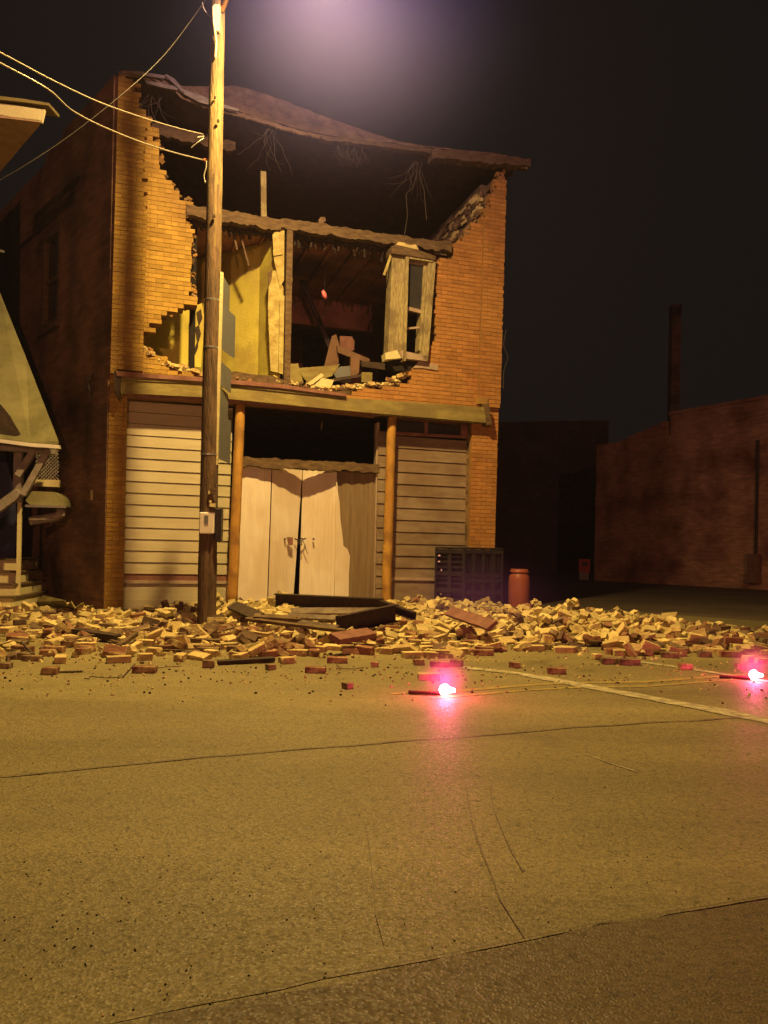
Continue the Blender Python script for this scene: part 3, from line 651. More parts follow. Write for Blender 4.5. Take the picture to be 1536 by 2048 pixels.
def sheet(mb, grid, th, m=0):
    b = len(mb.v); nx, ns = len(grid), len(grid[0])
    for dy in (0, 1):
        for c in grid: mb.v += [tuple(p+Vector((0, th*dy, -.0*dy))) for p in c]
    o2 = nx*ns
    for i in range(nx-1):
        for j in range(ns-1):
            q = b+i*ns+j; mb.face([q, q+ns, q+ns+1, q+1], m); q += o2; mb.face([q+1, q+ns+1, q+ns, q], m)
        for j in (0, ns-1):
            q = b+i*ns+j; mb.face([q, q+o2, q+ns+o2, q+ns], m)
    for i in (0, nx-1):
        for j in range(ns-1):
            q = b+i*ns+j; mb.face([q, q+1, q+1+o2, q+o2], m)
sheet(mb, grid, .05); mb.build('roof_edge', M['roofm'], bld, smooth=True)
# deck and rafters behind it
mb = MB(); g2 = []
for i in range(0, NX+1, 7):
    p = grid[i][0]; q = grid[i][-1]; col = []
    for j in range(7):
        t = j/6; y = p.y+.06+(BD-p.y)*t; col.append(Vector((min(max(p.x, .02), BW+.3), y, p.z+.02-1.0*t)))
    g2.append(col)
b = len(mb.v); nx, ns = len(g2), 7
for dz in (0, .08):
    for c in g2: mb.v += [tuple(p_+Vector((0, 0, dz))) for p_ in c]
for i in range(nx-1):
    for j in range(ns-1):
        q = i*ns+j; mb.face([q, q+1, q+ns+1, q+ns]); q += nx*ns; mb.face([q, q+ns, q+ns+1, q+1])
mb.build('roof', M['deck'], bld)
mb = MB()
for i in range(1, nx-1):
    p0, p1 = g2[i][0], g2[i][-1]; mb.beam(p0+Vector((0, 3.2, -.36)), p1+Vector((0, 0, -.07)), .05, .13)
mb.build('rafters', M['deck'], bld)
# metal flashing torn loose at the left
mb = MB()
for pts in ([(330, 150), (345, 165), (366, 185), (366, 177), (350, 158), (333, 148)], [(366, 178), (400, 190), (440, 206), (478, 218), (476, 222), (440, 214), (400, 205), (368, 188)],
            [(262, 141), (300, 146), (330, 151), (328, 157), (296, 152), (262, 146)], [(290, 160), (345, 171), (356, 177), (354, 180), (330, 176), (292, 166)]):
    mb.prism(fpoly(pts, -.2), (0, .03, 0))
mb.build('flashing', M['flash'], bld)
fbeam('roof_beam', (300, 258), (470, 296), .6, .12, .18, M['wood'])
fbeam('roof_plate', (860, 312), (1056, 330), -.08, .2, .14, M['wood'])
fbeam('roof_plate', (640, 278), (860, 304), -.1, .12, .07, M['wood'])
mb = MB(); a = FB.L(527, 436, .25); a2 = FB.L(526, 345, .25); mb.beam(a, a2, .09, .09, up=Vector((0, 1, 0))); mb.build('roof_prop', M['frame'], bld)
# rough inner face of right side wall near the break
rnd = random.Random(31); mb = MB()
for i in range(420):
    t = rnd.random(); yy = .3+rnd.random()**1.4*4.5
    z = ZC+.05+rnd.random()*(FB.L(1008, 350, 0).z-ZC-.3)
    mb.tbox(Matrix.Translation((BW-.285-rnd.random()*.03, yy, z)) @ rotm(rnd.uniform(-.08, .08), 0, rnd.uniform(-.1, .1)), rnd.uniform(.03, .1), .2, .062, rnd.choice([0, 0, 1]))
mb.build('broken_brick_toothing', [M['oldbrick'], M['rb_pale_s']], bld)

# ------------------------------------------------------------------ things lying on the broken upper floor
UPG = 'debris on the open upper floor'
def fthing(name, label, cat, pts, y, th, m, group=None):
    mb = MB(); mb.prism([FB.wld(p) for p in fpoly(pts, y)], FB.v*th); o = mb.build(name, m); return tag(o, label, cat, group)
fthing('plywood_panel', 'brown plywood panel leaning upright inside the open upper room', 'panel', [(646, 742), (664, 672), (672, 668), (679, 690), (676, 745)], .9, .03, M['ply'])
fthing('broken_board', 'dark board slanting down beside the plywood panel in the upper room', 'board', [(674, 692), (684, 694), (740, 718), (738, 726), (700, 714), (676, 705)], .8, .05, M['ply'])
fthing('cabinet_side', 'rounded brown cabinet side standing behind the slanting board upstairs', 'panel', [(680, 672), (704, 673), (709, 682), (708, 700), (690, 704), (680, 700)], 1.1, .04, M['mould'])
fthing('broken_board', 'short brown post piece propped upright in the middle of the upstairs debris', 'board', [(702, 712), (720, 708), (718, 745), (700, 760)], .5, .06, M['ply'])
fthing('torn_board', 'olive board jammed upright beside the partition foot on the ledge', 'board', [(580, 728), (596, 727), (607, 766), (588, 768), (580, 764)], .15, .03, M['cornice'])
fthing('floor_panel', 'wide olive floor panel tilted behind the ledge rubble', 'panel', [(598, 736), (665, 731), (680, 728), (664, 752), (616, 766), (604, 752)], .35, .04, M['cornice'])
fthing('grey_sheet', 'crumpled grey green sheet on the ledge below the brown post piece', 'sheet', [(668, 748), (680, 733), (700, 732), (702, 763), (690, 766), (676, 762)], .25, .04, M['sign'])
fthing('plaster_board', 'bright yellow narrow board tipped up on the ledge', 'board', [(614, 767), (643, 746), (648, 751), (622, 771)], .05, .03, M['cream'])
fthing('plaster_sheet', 'bright yellow torn sheet lying flat on the ledge', 'sheet', [(628, 771), (644, 756), (668, 760), (662, 775), (650, 778)], .04, .05, M['cream'])
fthing('olive_panel', 'small square olive panel standing on the ledge left of the window', 'panel', [(724, 744), (745, 745), (744, 766), (723, 764)], .4, .03, M['cornice'])
fthing('floor_board', 'dark floor board crossing below the loose window frame', 'board', [(722, 722), (790, 728), (788, 742), (724, 733)], .35, .06, M['darkwood'])
fthing('fallen_joist', 'long dark joist leaning diagonally at the back of the right upper room', 'joist', [(600, 560), (608, 556), (668, 700), (660, 704)], 2.2, .08, M['deck'])
fthing('hanging_wallpaper', 'torn brown sheet hanging from the ceiling of the right upper room', 'sheet', [(690, 500), (740, 508), (736, 548), (722, 540), (712, 560), (700, 530)], 1.6, .01, M['redwall'])
fthing('broken_board', 'thin dark board lying across the ledge right of the bright yellow sheet', 'board', [(664, 757), (722, 748), (724, 753), (668, 763)], .2, .04, M['darkwood'])
fthing('mortar_lump', 'round lump of mortar sitting on the attic beam', 'rubble', [(637, 440), (641, 434), (650, 434), (652, 441), (646, 446), (638, 446)], .0, .1, M['rb_dark_s'])

# ------------------------------------------------------------------ brick kit
def brick_variant(kind, rnd):
    bm = bmesh.new(); bmesh.ops.create_cube(bm, size=1)
    L_ = {0: .2, 1: .2, 2: .2, 3: .13, 4: .11, 5: .15, 6: .09, 7: .17}[kind]
    for v in bm.verts: v.co = Vector((v.co.x*L_, v.co.y*.095, v.co.z*.058))
    cuts = {0: 0, 1: 0, 2: 1, 3: 2, 4: 2, 5: 3, 6: 3, 7: 2}[kind]
    for k in range(cuts):
        nrm = Vector((rnd.choice([-1, 1])*rnd.uniform(.5, 1), rnd.uniform(-.8, .8), rnd.uniform(-.7, .7))).normalized()
        d = .5*(abs(nrm.x)*L_+abs(nrm.y)*.095+abs(nrm.z)*.058)*rnd.uniform(.62, .85)
        geo = bm.verts[:]+bm.edges[:]+bm.faces[:]
        r = bmesh.ops.bisect_plane(bm, geom=geo, plane_co=nrm*d, plane_no=nrm, clear_outer=True)
        es = [e for e in r['geom_cut'] if isinstance(e, bmesh.types.BMEdge)]
        if es: bmesh.ops.holes_fill(bm, edges=es)
    if kind < 3 or True:
        bmesh.ops.bevel(bm, geom=bm.edges[:], offset=.0035, segments=1, affect='EDGES')
    for v in bm.verts: v.co += noise.noise_vector(v.co*30+Vector((kind, 0, 0)))*.003
    bmesh.ops.recalc_face_normals(bm, faces=bm.faces)
    vs = [v.co.copy() for v in bm.verts]; fs = [[v.index for v in f.verts] for f in bm.faces]; bm.free()
    return vs, fs
rv = random.Random(4)
VAR = [brick_variant(k, rv) for k in range(8)]
BMESH = {}
for k, (vs, fs) in enumerate(VAR):
    for c in ('red', 'pale', 'dark'):
        me = bpy.data.meshes.new('brick_shape'); me.from_pydata([tuple(v) for v in vs], [], fs); me.materials.append(M['rb_'+c]); BMESH[k, c] = me
def put_brick(k, c, mw, label, group, cat='brick'):
    o = bpy.data.objects.new('fallen_brick', BMESH[k, c]); COL.objects.link(o); o.matrix_world = mw; return tag(o, label, cat, group)

# ---- the rubble heap
def yh(px): return HY+ROLL*(px-PX0)
def Dfront(px): return FPX/(lerp_tab([(0, 1330), (200, 1328), (420, 1322), (600, 1312), (720, 1312), (850, 1318), (950, 1318), (1060, 1304), (1200, 1312), (1300, 1318), (1400, 1312), (1536, 1312), (1600, 1312)], px)-yh(px))
def Dback(px):
    if px < 205: return 11.9
    if px < 985:
        r = (px-PX0)/FPX; # facade line
        return (C0.y*math.cos(TH)-C0.x*math.sin(TH))/(math.cos(TH)-r*math.sin(TH))+.25
    return lerp_tab([(985, 13.2), (1060, 11.9), (1200, 11.4), (1300, 10.8), (1400, 10.8), (1536, 10.8)], px)
def hmax(px): return lerp_tab([(-100, .0), (60, .0), (200, .0), (300, .0), (400, .0), (450, .07), (560, .09), (640, .02), (760, .05), (850, .11), (960, .10), (1060, .15), (1200, .15), (1300, .09), (1380, .04), (1450, .02), (1600, .0)], px)
def mound(x, y):
    if y < 4: return 0
    px = PX0+FPX*x/y; t = (y-Dfront(px))/(Dback(px)-Dfront(px))
    if t <= 0: return 0
    h = hmax(px)*sstep(.12, .62, t)
    if px > 985: h *= 1-sstep(.75, 1.08, t)
    return max(0, h+(.03*noise.noise(Vector((x*1.7, y*1.7, 0)))*sstep(.1, .4, t) if t < 1.1 else 0))
GX0, GX1, GY0, GY1, CS = -6.5, 6.2, 6.0, 14.0, .04
nx, ny = int((GX1-GX0)/CS), int((GY1-GY0)/CS)
Hm = [[mound(GX0+(i+.5)*CS, GY0+(j+.5)*CS)-.03*(mound(GX0+(i+.5)*CS, GY0+(j+.5)*CS) > .02) for j in range(ny)] for i in range(nx)]
Own = [[-1]*ny for _ in range(nx)]
# bed mesh
mb = MB(); st = 3; ci = list(range(0, nx, st)); cj = list(range(0, ny, st))
for i in ci:
    for j in cj:
        x, y = GX0+(i+.5)*CS, GY0+(j+.5)*CS; h = mound(x, y)
        mb.v.append((x, y, h-.035+.03*noise.noise(Vector((x*9, y*9, 2))) if h > .012 else -.03))
for a in range(len(ci)-1):
    for b_ in range(len(cj)-1):
        q = a*len(cj)+b_; z4 = [mb.v[q][2], mb.v[q+1][2], mb.v[q+len(cj)][2], mb.v[q+len(cj)+1][2]]
        if max(z4) > -.015: mb.face([q, q+len(cj), q+len(cj)+1, q+1])
tag(mb.build('mortar_dust_bed', M['dust'], smooth=True, recalc=False), kind='stuff', label='crushed mortar and dust under the fallen bricks')
rnd = random.Random(21)
def in_wall(x, y):
    l = FB.loc((x, y, 0))
    if -.1 < l.x < BW+.05 and l.y > -.02: 
        return l.y > (.0 if (l.x < .42 or l.x > BW-.4) else .16)
    s_ = FS.loc((x, y, 0)); 
    return l.x <= 0 and s_.y < .12 and s_.x > -.1
blocks = []   # footprints to avoid: (x, y, r)
pole_base = G(413, 1252); blocks += [(pole_base.x, pole_base.y, .2), (pole_base.x+.03, pole_base.y-.3, .3), (pole_base.x+.06, pole_base.y-.7, .22)]
place = []
def settle(x, y, k, yaw, flat, idx):
    L_ = [.2, .2, .2, .13, .11, .15, .09, .17][k]; cx, sx = math.cos(yaw), math.sin(yaw)
    cells = []
    for a in (-.45, -.15, .15, .45):
        for b_ in (-.35, 0, .35):
            u, v = a*L_, b_*.095; i = int((x+u*cx-v*sx-GX0)/CS); j = int((y+u*sx+v*cx-GY0)/CS)
            if 0 <= i < nx and 0 <= j < ny: cells.append((i, j, u, v))
    if not cells: return None
    hs = [Hm[i][j] for i, j, u, v in cells]; hs2 = sorted(hs); h = hs2[int(len(hs2)*.6)]
    # slope fit
    mu = sum(h_*u for h_, (_, _, u, v) in zip(hs, cells))/max(1e-6, sum(u*u for _, _, u, v in cells))
    mv = sum(h_*v for h_, (_, _, u, v) in zip(hs, cells))/max(1e-6, sum(v*v for _, _, u, v in cells))
    mu, mv = max(-.7, min(.7, mu)), max(-.7, min(.7, mv))
    if flat and max(hs)-min(hs) < .012: rx = ry = 0; hz = .029
    else:
        rx = math.atan(mv)*.8+rnd.gauss(0, .28); ry = -math.atan(mu)*.8+rnd.gauss(0, .25); hz = .022
        if rnd.random() < .15: rx += math.pi/2*rnd.choice([-1, 1]); hz = .035
        if rnd.random() < .05: ry += .9; hz = .05
    z = h+hz
    for i, j, u, v in cells:
        zt_ = z+.024+(-math.tan(max(-.6, min(.6, ry)))*u if abs(ry) < .6 else 0)
        if zt_ > Hm[i][j]: Hm[i][j] = zt_*.8+Hm[i][j]*.2; Own[i][j] = idx
    return Matrix.Translation((x, y, z)) @ rotm(rx, ry, 0) if False else Matrix.Translation((x, y, z)) @ Matrix.Rotation(yaw, 4, 'Z') @ rotm(rx, ry, 0)
# hand placed loose bricks first: photo (cx, bottom y, width px, kind, colour, yaw, label)
SP = [(95, 1350, 32, 3, 'red', .1, 'red half brick alone on the road at far left'),
 (286, 1347, 47, 0, 'red', .03, 'whole dark red brick lying front-on on the road left of the utility pole'),
 (415, 1336, 24, 6, 'dark', .1, 'small dark brick end on the road directly below the utility pole'),
 (538, 1341, 18, 6, 'dark', .8, 'small rounded dark brick stub on the road in front of the doors'),
 (630, 1347, 42, 0, 'red', -.05, 'whole red brick with bright top alone in front of the right door leaf'),
 (674, 1327, 42, 1, 'red', .05, 'dark red brick at the heap edge just behind the lone red brick with bright top'),
 (574, 1328, 34, 5, 'pale', .5, 'pale angular broken brick at the heap edge beside a black timber'),
 (748, 1335, 16, 6, 'red', .2, 'tiny orange red brick piece between the doors and the near flare'),
 (693, 1379, 15, 6, 'dark', .9, 'tiny dark brick chip nearest to the camera left of the near flare'),
 (858, 1361, 45, 0, 'pale', .12, 'pink lit brick just behind the near flare'),
 (1114, 1349, 38, 7, 'red', .1, 'pinkish broken brick on the white stop line'),
 (1030, 1337, 18, 6, 'red', .7, 'little pink brick chip beyond the start of the stop line'),
 (1222, 1329, 38, 7, 'dark', .05, 'dark blackish brick left of the matching pair at the heap front'),
 (1260, 1331, 44, 0, 'dark', -.02, 'longest black brick of the matching pair at the heap front'),
 (1373, 1340, 27, 3, 'red', .06, 'purple brown half brick alone on the crossing line'),
 (1411, 1315, 27, 3, 'dark', .03, 'dark half brick left of the long pink lit brick near the far flare'),
 (1463, 1315, 42, 0, 'red', -.03, 'long pink lit brick just left of the far flare'),
 (1483, 1340, 18, 6, 'red', .1, 'small magenta lit brick chip beside the far flare stick'),
 (1503, 1325, 24, 4, 'pale', .3, 'orange lit brick piece behind the far flare'),
 (1526, 1328, 24, 3, 'pale', .0, 'orange lit brick piece at the right picture edge'),
 (838, 1331, 22, 4, 'red', .2, 'narrow red brick end left of the brick cluster behind the near flare'),
 (880, 1335, 40, 1, 'red', .0, 'broad red brick in the middle of the cluster behind the near flare'),
 (914, 1334, 28, 4, 'red', -.1, 'right brick of the cluster behind the near flare'),
 (5, 1338, 24, 3, 'dark', .0, 'dark brick cut by the left picture edge'),
 (60, 1323, 38, 0, 'dark', .02, 'flat brown brick beside a thin iron rod at left'),
 (1195, 1320, 18, 6, 'pale', .3, 'small pale red chip before the black brick pair')]
for cx_, by, wpx, k, c, yaw, lab in SP:
    g = G(cx_, by); L_ = [.2, .2, .2, .13, .11, .15, .09, .17][k]; s_ = (wpx/FPX*g.y)/L_*.97; s_ = max(.75, min(1.15, s_))
    g.y += .045
    mw = Matrix.Translation((g.x, g.y, .030*s_)) @ Matrix.Rotation(yaw, 4, 'Z') @ Matrix.Scale(s_, 4)
    put_brick(k, c, mw, lab, 'loose bricks on the road')
    for i in range(int((g.x-.12-GX0)/CS), int((g.x+.12-GX0)/CS)):
        for j in range(int((g.y-.07-GY0)/CS), int((g.y+.07-GY0)/CS)):
            if 0 <= i < nx and 0 <= j < ny: Hm[i][j] = max(Hm[i][j], .9)
def ok(x, y):
    i, j = int((x-GX0)/CS), int((y-GY0)/CS)
    if not (2 <= i < nx-2 and 2 <= j < ny-2) or Hm[i][j] > .7: return False
    if in_wall(x, y) or any((x-a)**2+(y-b_)**2 < r*r for a, b_, r in blocks): return False
    return True
N_ = 0; tries = 0
while N_ < 3000 and tries < 90000:
    tries += 1
    y = rnd.uniform(6.3, 13.4); x = rnd.uniform(-6.3, 6.0); px = PX0+FPX*x/y
    if px < -60 or px > 1600: continue
    df, db = Dfront(px), Dback(px); t = (y-df)/(db-df)
    if t < 0 or t > 1.0: continue
    dens = .32+.68*sstep(.05, .4, t)
    if px < 430: dens *= .34+.66*sstep(230, 430, px)
    if px > 1380: dens *= .75-.35*sstep(1380, 1560, px)
    if rnd.random() > dens or not ok(x, y): continue
    hot = hmax(px)*sstep(.1, .5, t) > .05
    k = rnd.choice([0, 1, 2, 3, 4, 5, 6, 7, 2, 5, 4]) if hot else rnd.choice([0, 0, 1, 2, 3, 7, 5])
    yaw = rnd.gauss(0, .35) if (not hot and rnd.random() < .6) else rnd.uniform(0, math.pi)
    pr = rnd.random(); c = 'pale' if pr < (.87 if hot else .60) else ('red' if pr < (.93 if hot else .80) else 'dark')
    mw = settle(x, y, k, yaw, not hot, len(place))
    if mw is None: continue
    place.append((mw, k, c, px, y, t, hot)); N_ += 1
cnt = [0]*len(place)
for i in range(nx):
    for j in range(ny):
        if Own[i][j] >= 0: cnt[Own[i][j]] += 1
def bscore(i):
    mw, k, c, px, y, t, hot = place[i]
    return (min(cnt[i], 10)+1)/y**2 if -5 < px < 1545 else 0
order = sorted(range(len(place)), key=lambda i: -bscore(i))
LEDGE_N = 30
NIND = 300-len(SP)-LEDGE_N
single = set(order[:NIND])
ZONES = [(-999, 130, 'before the porch steps'), (130, 250, 'before the brick corner'), (250, 395, 'before the left siding panel'), (395, 480, 'around the foot of the utility pole'),
 (480, 560, 'before the left door leaf'), (560, 640, 'before the middle of the doors'), (640, 720, 'before the bent steel'), (720, 800, 'before the right log post'),
 (800, 870, 'before the right siding panel'), (870, 935, 'before the left half of the black bin'), (935, 1010, 'before the right half of the black bin'), (1010, 1070, 'before the orange barrel'),
 (1070, 1150, 'just right of the orange barrel'), (1150, 1230, 'at the high right end of the heap'), (1230, 1310, 'where the heap slopes down to the right'), (1310, 1400, 'at the thin right tail of the heap'), (1400, 1999, 'scattered near the far flare')]
CN = {'pale': 'pale mortar-coated', 'red': 'red', 'dark': 'dark brown'}
SN = {0: 'whole brick', 1: 'whole brick', 2: 'chipped brick', 3: 'half brick', 4: 'half brick', 5: 'broken brick', 6: 'brick stub', 7: 'three-quarter brick'}
groups = {}
for i in sorted(single):
    mw, k, c, px, y, t, hot = place[i]
    zn = next(z for a, b_, z in ZONES if a <= px < b_)
    row = 'at the front edge' if t < .13 else ('in the front rows' if t < .28 else ('low in the rubble' if t < .5 else 'high in the rubble'))
    lab = f'{CN[c]} {SN[k]} {row} {zn}'
    put_brick(k, c, mw, lab, 'fallen bricks of the rubble heap')
mb = MB(); CI = {'red': 0, 'pale': 1, 'dark': 2}
for i in range(len(place)):
    if i in single: continue
    mw, k, c, px, y, t, hot = place[i]; vs, fs = VAR[k]; b0 = len(mb.v)
    mb.v += [tuple(mw @ v) for v in vs]
    for f in fs: mb.face([b0+q for q in f], CI[c])
# small broken bits
for i in range(2600):
    y = rnd.uniform(6.6, 13.2); x = rnd.uniform(-6.3, 6.0); px = PX0+FPX*x/y; df, db = Dfront(px), Dback(px); t = (y-df)/(db-df)
    if t < -.03 or t > 1 or not ok(x, y): continue
    ii, jj = int((x-GX0)/CS), int((y-GY0)/CS)
    stone(mb, Vector((x, y, max(0, Hm[ii][jj]-.01))), rnd.uniform(.01, .03), rnd.choice([0, 1, 1, 1, 2]))
for i in range(900):
    y = rnd.uniform(6.9, 13.2); x = rnd.uniform(-6.3, 6.0); px = PX0+FPX*x/y; df, db = Dfront(px), Dback(px); t = (y-df)/(db-df)
    if t < .06 or t > 1 or not ok(x, y): continue
    if px > 1300 and rnd.random() < .5: continue
    ii, jj = int((x-GX0)/CS), int((y-GY0)/CS); hh_ = Hm[ii][jj]
    if i % 9 == 0:
        a_ = rnd.uniform(0, 3.14); l_ = rnd.uniform(.15, .5); dv = Vector((math.cos(a_), math.sin(a_), rnd.uniform(-.15, .3)))*l_/2
        c_ = Vector((x, y, hh_+.03)); mb.beam(c_-dv, c_+dv, rnd.uniform(.012, .04), rnd.uniform(.006, .015), 3)
    else:
        b0 = len(mb.v); s0 = rnd.uniform(.02, .055); n0 = 6
        rr_ = [s0*rnd.uniform(.6, 1.25) for _ in range(12)]; tz = rnd.uniform(-.5, .5)
        for q in range(6): mb.v.append((x+rr_[q]*math.cos(q*1.047), y+rr_[q]*.8*math.sin(q*1.047), hh_-.01))
        for q in range(6): mb.v.append((x+rr_[q+6]*.75*math.cos(q*1.047+.4), y+rr_[q+6]*.6*math.sin(q*1.047+.4), hh_+s0*(.7+tz*math.cos(q*1.047))))
        for q in range(6): mb.face([b0+q, b0+(q+1) % 6, b0+6+(q+1) % 6, b0+6+q], 1)
        mb.face([b0+6+q for q in range(6)], 1)
tag(mb.build('brick_rubble', [M['rb_red_s'], M['rb_pale_s'], M['rb_dark_s'], M['wood']], recalc=False), kind='stuff', label='mass of broken bricks and mortar heaped before the building')

# ---- bricks left on the upper ledge
rnd = random.Random(77)
LG = 'bricks loose on the broken upper ledge'
for i in range(LEDGE_N):
    if i < 17:
        px = 282+(402-282)*i/16+rnd.uniform(-3, 3); base = lerp_tab([(280, 694), (300, 707), (330, 726), (372, 737), (405, 748)], px)+rnd.uniform(-4, 4)
        lab = f'{"upper" if px < 315 else "lower"} broken yellow lit brick on the ledge left of the pole'
    elif i < 24:
        px = 775+(818-775)*(i-17)/6+rnd.uniform(-3, 3); base = lerp_tab([(775, 764), (818, 742)], px)+rnd.uniform(-3, 5)
        lab = 'broken brick on the stepped ledge below the loose window'
    else:
        px = rnd.uniform(655, 765); base = lerp_tab([(650, 778), (770, 766)], px)
        lab = 'broken brick among the yellow rubble in the middle of the ledge'
    p = FB.wld(FB.L(px, base, rnd.uniform(.0, .14))); k = rnd.choice([3, 4, 5, 6, 2, 5])
    mw = Matrix.Translation(p) @ Matrix.Rotation(TH+rnd.uniform(-.8, .8), 4, 'Z') @ rotm(rnd.uniform(-.4, .4), rnd.uniform(-.4, .4), 0)
    put_brick(k, rnd.choice(['pale', 'pale', 'pale', 'red']), mw, lab, LG)
mb = MB()
for i in range(420):
    px = rnd.choice([rnd.uniform(276, 440), rnd.uniform(440, 600), rnd.uniform(600, 815), rnd.uniform(640, 800)])
    base = lerp_tab([(276, 690), (300, 712), (330, 730), (372, 742), (430, 757), (590, 768), (650, 779), (730, 774), (790, 768), (815, 745)], px)+rnd.uniform(-3, 5)
    stone(mb, FB.wld(FB.L(px, base, rnd.uniform(0, .2))), rnd.uniform(.015, .05), rnd.choice([1, 1, 1, 0, 2]))
tag(mb.build('ledge_rubble', [M['rb_red_s'], M['rb_pale_s'], M['rb_dark_s']], recalc=False), kind='stuff', label='mortar crumbs along the broken upper ledge')

# ------------------------------------------------------------------ steel and timber in the heap
def gz(px, py, z): return G(px, py, z)
def channel(name, a, b, ht, wd, label, cat, m, group=None, tilt=0):
    """steel channel between two world points: web plus two flanges"""
    a, b = Vector(a), Vector(b); d = (b-a).normalized(); sd = d.cross(Vector((0, 0, 1))).normalized(); up = sd.cross(d)
    rm = Matrix.Rotation(tilt, 3, d); sd = rm @ sd; up = rm @ up; t = .012
    mb = MB(); c = (a+b)/2; L_ = (b-a).length; Mx = Matrix((d, sd, up)).transposed().to_4x4()
    def bx(os, ou, sy, sz): mb.tbox(Matrix.Translation(c+sd*os+up*ou) @ Mx, L_, sy, sz)
    bx(0, 0, t, ht); bx(wd/2-.006, ht/2, wd, t); bx(wd/2-.006, -ht/2, wd, t)
    return tag(mb.build(name, m), label, cat, group)
channel('steel_beam', gz(551, 1199, .30), gz(767, 1209, .28), .17, .09, 'long dark steel channel lying across the foot of the doors', 'steel beam', M['rust'], tilt=.1)
channel('steel_beam', gz(673, 1250, .20), gz(790, 1225, .30), .19, .08, 'purple dark steel beam angled toward the camera below the doors', 'steel beam', M['rust'])
channel('steel_beam', gz(765, 1208, .33), gz(832, 1232, .22), .09, .08, 'short dark steel piece sloping right from the door beam end', 'steel beam', M['rust'])
def board(name, a, b, wd, th, m, label, cat, roll=0, group=None):
    a, b = Vector(a), Vector(b); d = (b-a).normalized(); sd = d.cross(Vector((0, 0, 1))).normalized(); up = sd.cross(d)
    rm = Matrix.Rotation(roll, 3, d); sd = rm @ sd; up = rm @ up
    mb = MB(); n = 8; k0 = None
    for i in range(n+1):
        q = a+(b-a)*i/n; ww = wd/2*(1+.12*noise.noise(q*5)); b0 = len(mb.v)
        mb.v += [tuple(q-sd*ww-up*th/2), tuple(q+sd*ww-up*th/2), tuple(q+sd*ww+up*th/2), tuple(q-sd*ww+up*th/2)]
        if i:
            for k in range(4): mb.face([b0-4+k, b0-4+(k+1) % 4, b0+(k+1) % 4, b0+k])
    mb.face([0, 1, 2, 3]); b0 = len(mb.v)-4; mb.face([b0, b0+1, b0+2, b0+3])
    return tag(mb.build(name, m), label, cat, group)
board('metal_sheet', gz(582, 1222, .25), gz(768, 1222, .27), .13, .02, M['sheet'], 'bent shiny metal sheet lying under the long steel channel', 'metal sheet', .5)
board('metal_sheet', gz(575, 1232, .22), gz(672, 1237, .22), .08, .03, M['sheet'], 'short rusty metal strip at the left end of the shiny sheet', 'metal sheet', .6)
board('broken_plank', gz(465, 1211, .30), gz(520, 1235, .24), .14, .04, M['darkwood'], 'dark upturned plank right of the utility pole foot', 'plank', .5)
board('broken_plank', gz(508, 1233, .25), gz(602, 1238, .23), .11, .04, M['wood'], 'flat plank continuing from the dark upturned plank', 'plank', .3)
board('broken_plank', gz(492, 1238, .22), gz(690, 1262, .17), .05, .035, M['wood'], 'long thin lath running below the steel beams', 'plank', .3)
board('broken_plank', gz(600, 1244, .20), gz(674, 1256, .18), .09, .03, M['sheet'], 'short flat strip beside the angled steel beam', 'plank', .3)
board('broken_plank', gz(898, 1222, .30), gz(985, 1252, .24), .14, .04, M['mould'], 'reddish brown plank tipped up in the heap before the black bin', 'plank', .7)
board('broken_plank', gz(668, 1278, .16), gz(742, 1266, .17), .13, .06, M['mould'], 'brown timber block in the heap below the steel beam', 'plank', .4)
board('black_timber', gz(436, 1325, .02), gz(548, 1318, .03), .07, .035, M['darkwood'], 'black timber lying on the road at the heap front', 'timber', .1)
board('grey_timber', gz(330, 1277, .10), gz(440, 1283, .07), .07, .04, M['wood'], 'grey timber lying flat in the rubble left of the pole', 'timber', .1)
board('grey_timber', gz(150, 1262, .08), gz(235, 1275, .06), .10, .06, M['darkwood'], 'dark timber in the rubble before the brick corner', 'timber', .1)
board('grey_timber', gz(236, 1293, .05), gz(272, 1268, .14), .05, .04, M['wood'], 'short forked stick standing out of the rubble at left', 'timber', .1)
board('iron_rod', gz(43, 1284, .10), gz(66, 1310, .0), .015, .015, M['rust'], 'thin iron rod stuck in the rubble at far left', 'rod')
board('black_timber', gz(120, 1344, .006), gz(165, 1343, .006), .04, .012, M['darkwood'], 'black charred splinter on the road at far left', 'timber')
mb = MB(); mb.prism([gz(62, 1206, .0), gz(130, 1222, .02), gz(178, 1228, .03), gz(186, 1211, .20), gz(170, 1216, .14), (gz(165, 1206, .22)), gz(150, 1217, .14), gz(142, 1204, .22), gz(134, 1211, .16), gz(130, 1203, .22), gz(85, 1192, .15)], (0, .02, .015))
tag(mb.build('torn_board', M['cornice']), 'torn pale board with jagged end leaning by the brick corner', 'board')
# wires on the ground
def gwire(name, pts, r, label, z=.012):
    mb = MB(); P_ = [G(*q)+Vector((0, 0, z)) for q in pts]; mb.tube(P_, r, 5); return tag(mb.build(name, M['vine']), label, 'wire')
gwire('ground_wire', [(168, 1360), (176, 1361), (182, 1356), (215, 1359), (245, 1357), (262, 1338), (270, 1330)], .004, 'thin wire curling over the road at left before the whole red brick')
gwire('ground_wire', [(673, 1331), (682, 1340), (705, 1341), (728, 1338)], .004, 'short thin wire on the road right of the lone red brick')
gwire('ground_wire', [(300, 1341), (340, 1336), (362, 1335)], .003, 'faint straight wire on the road beside the whole red brick')

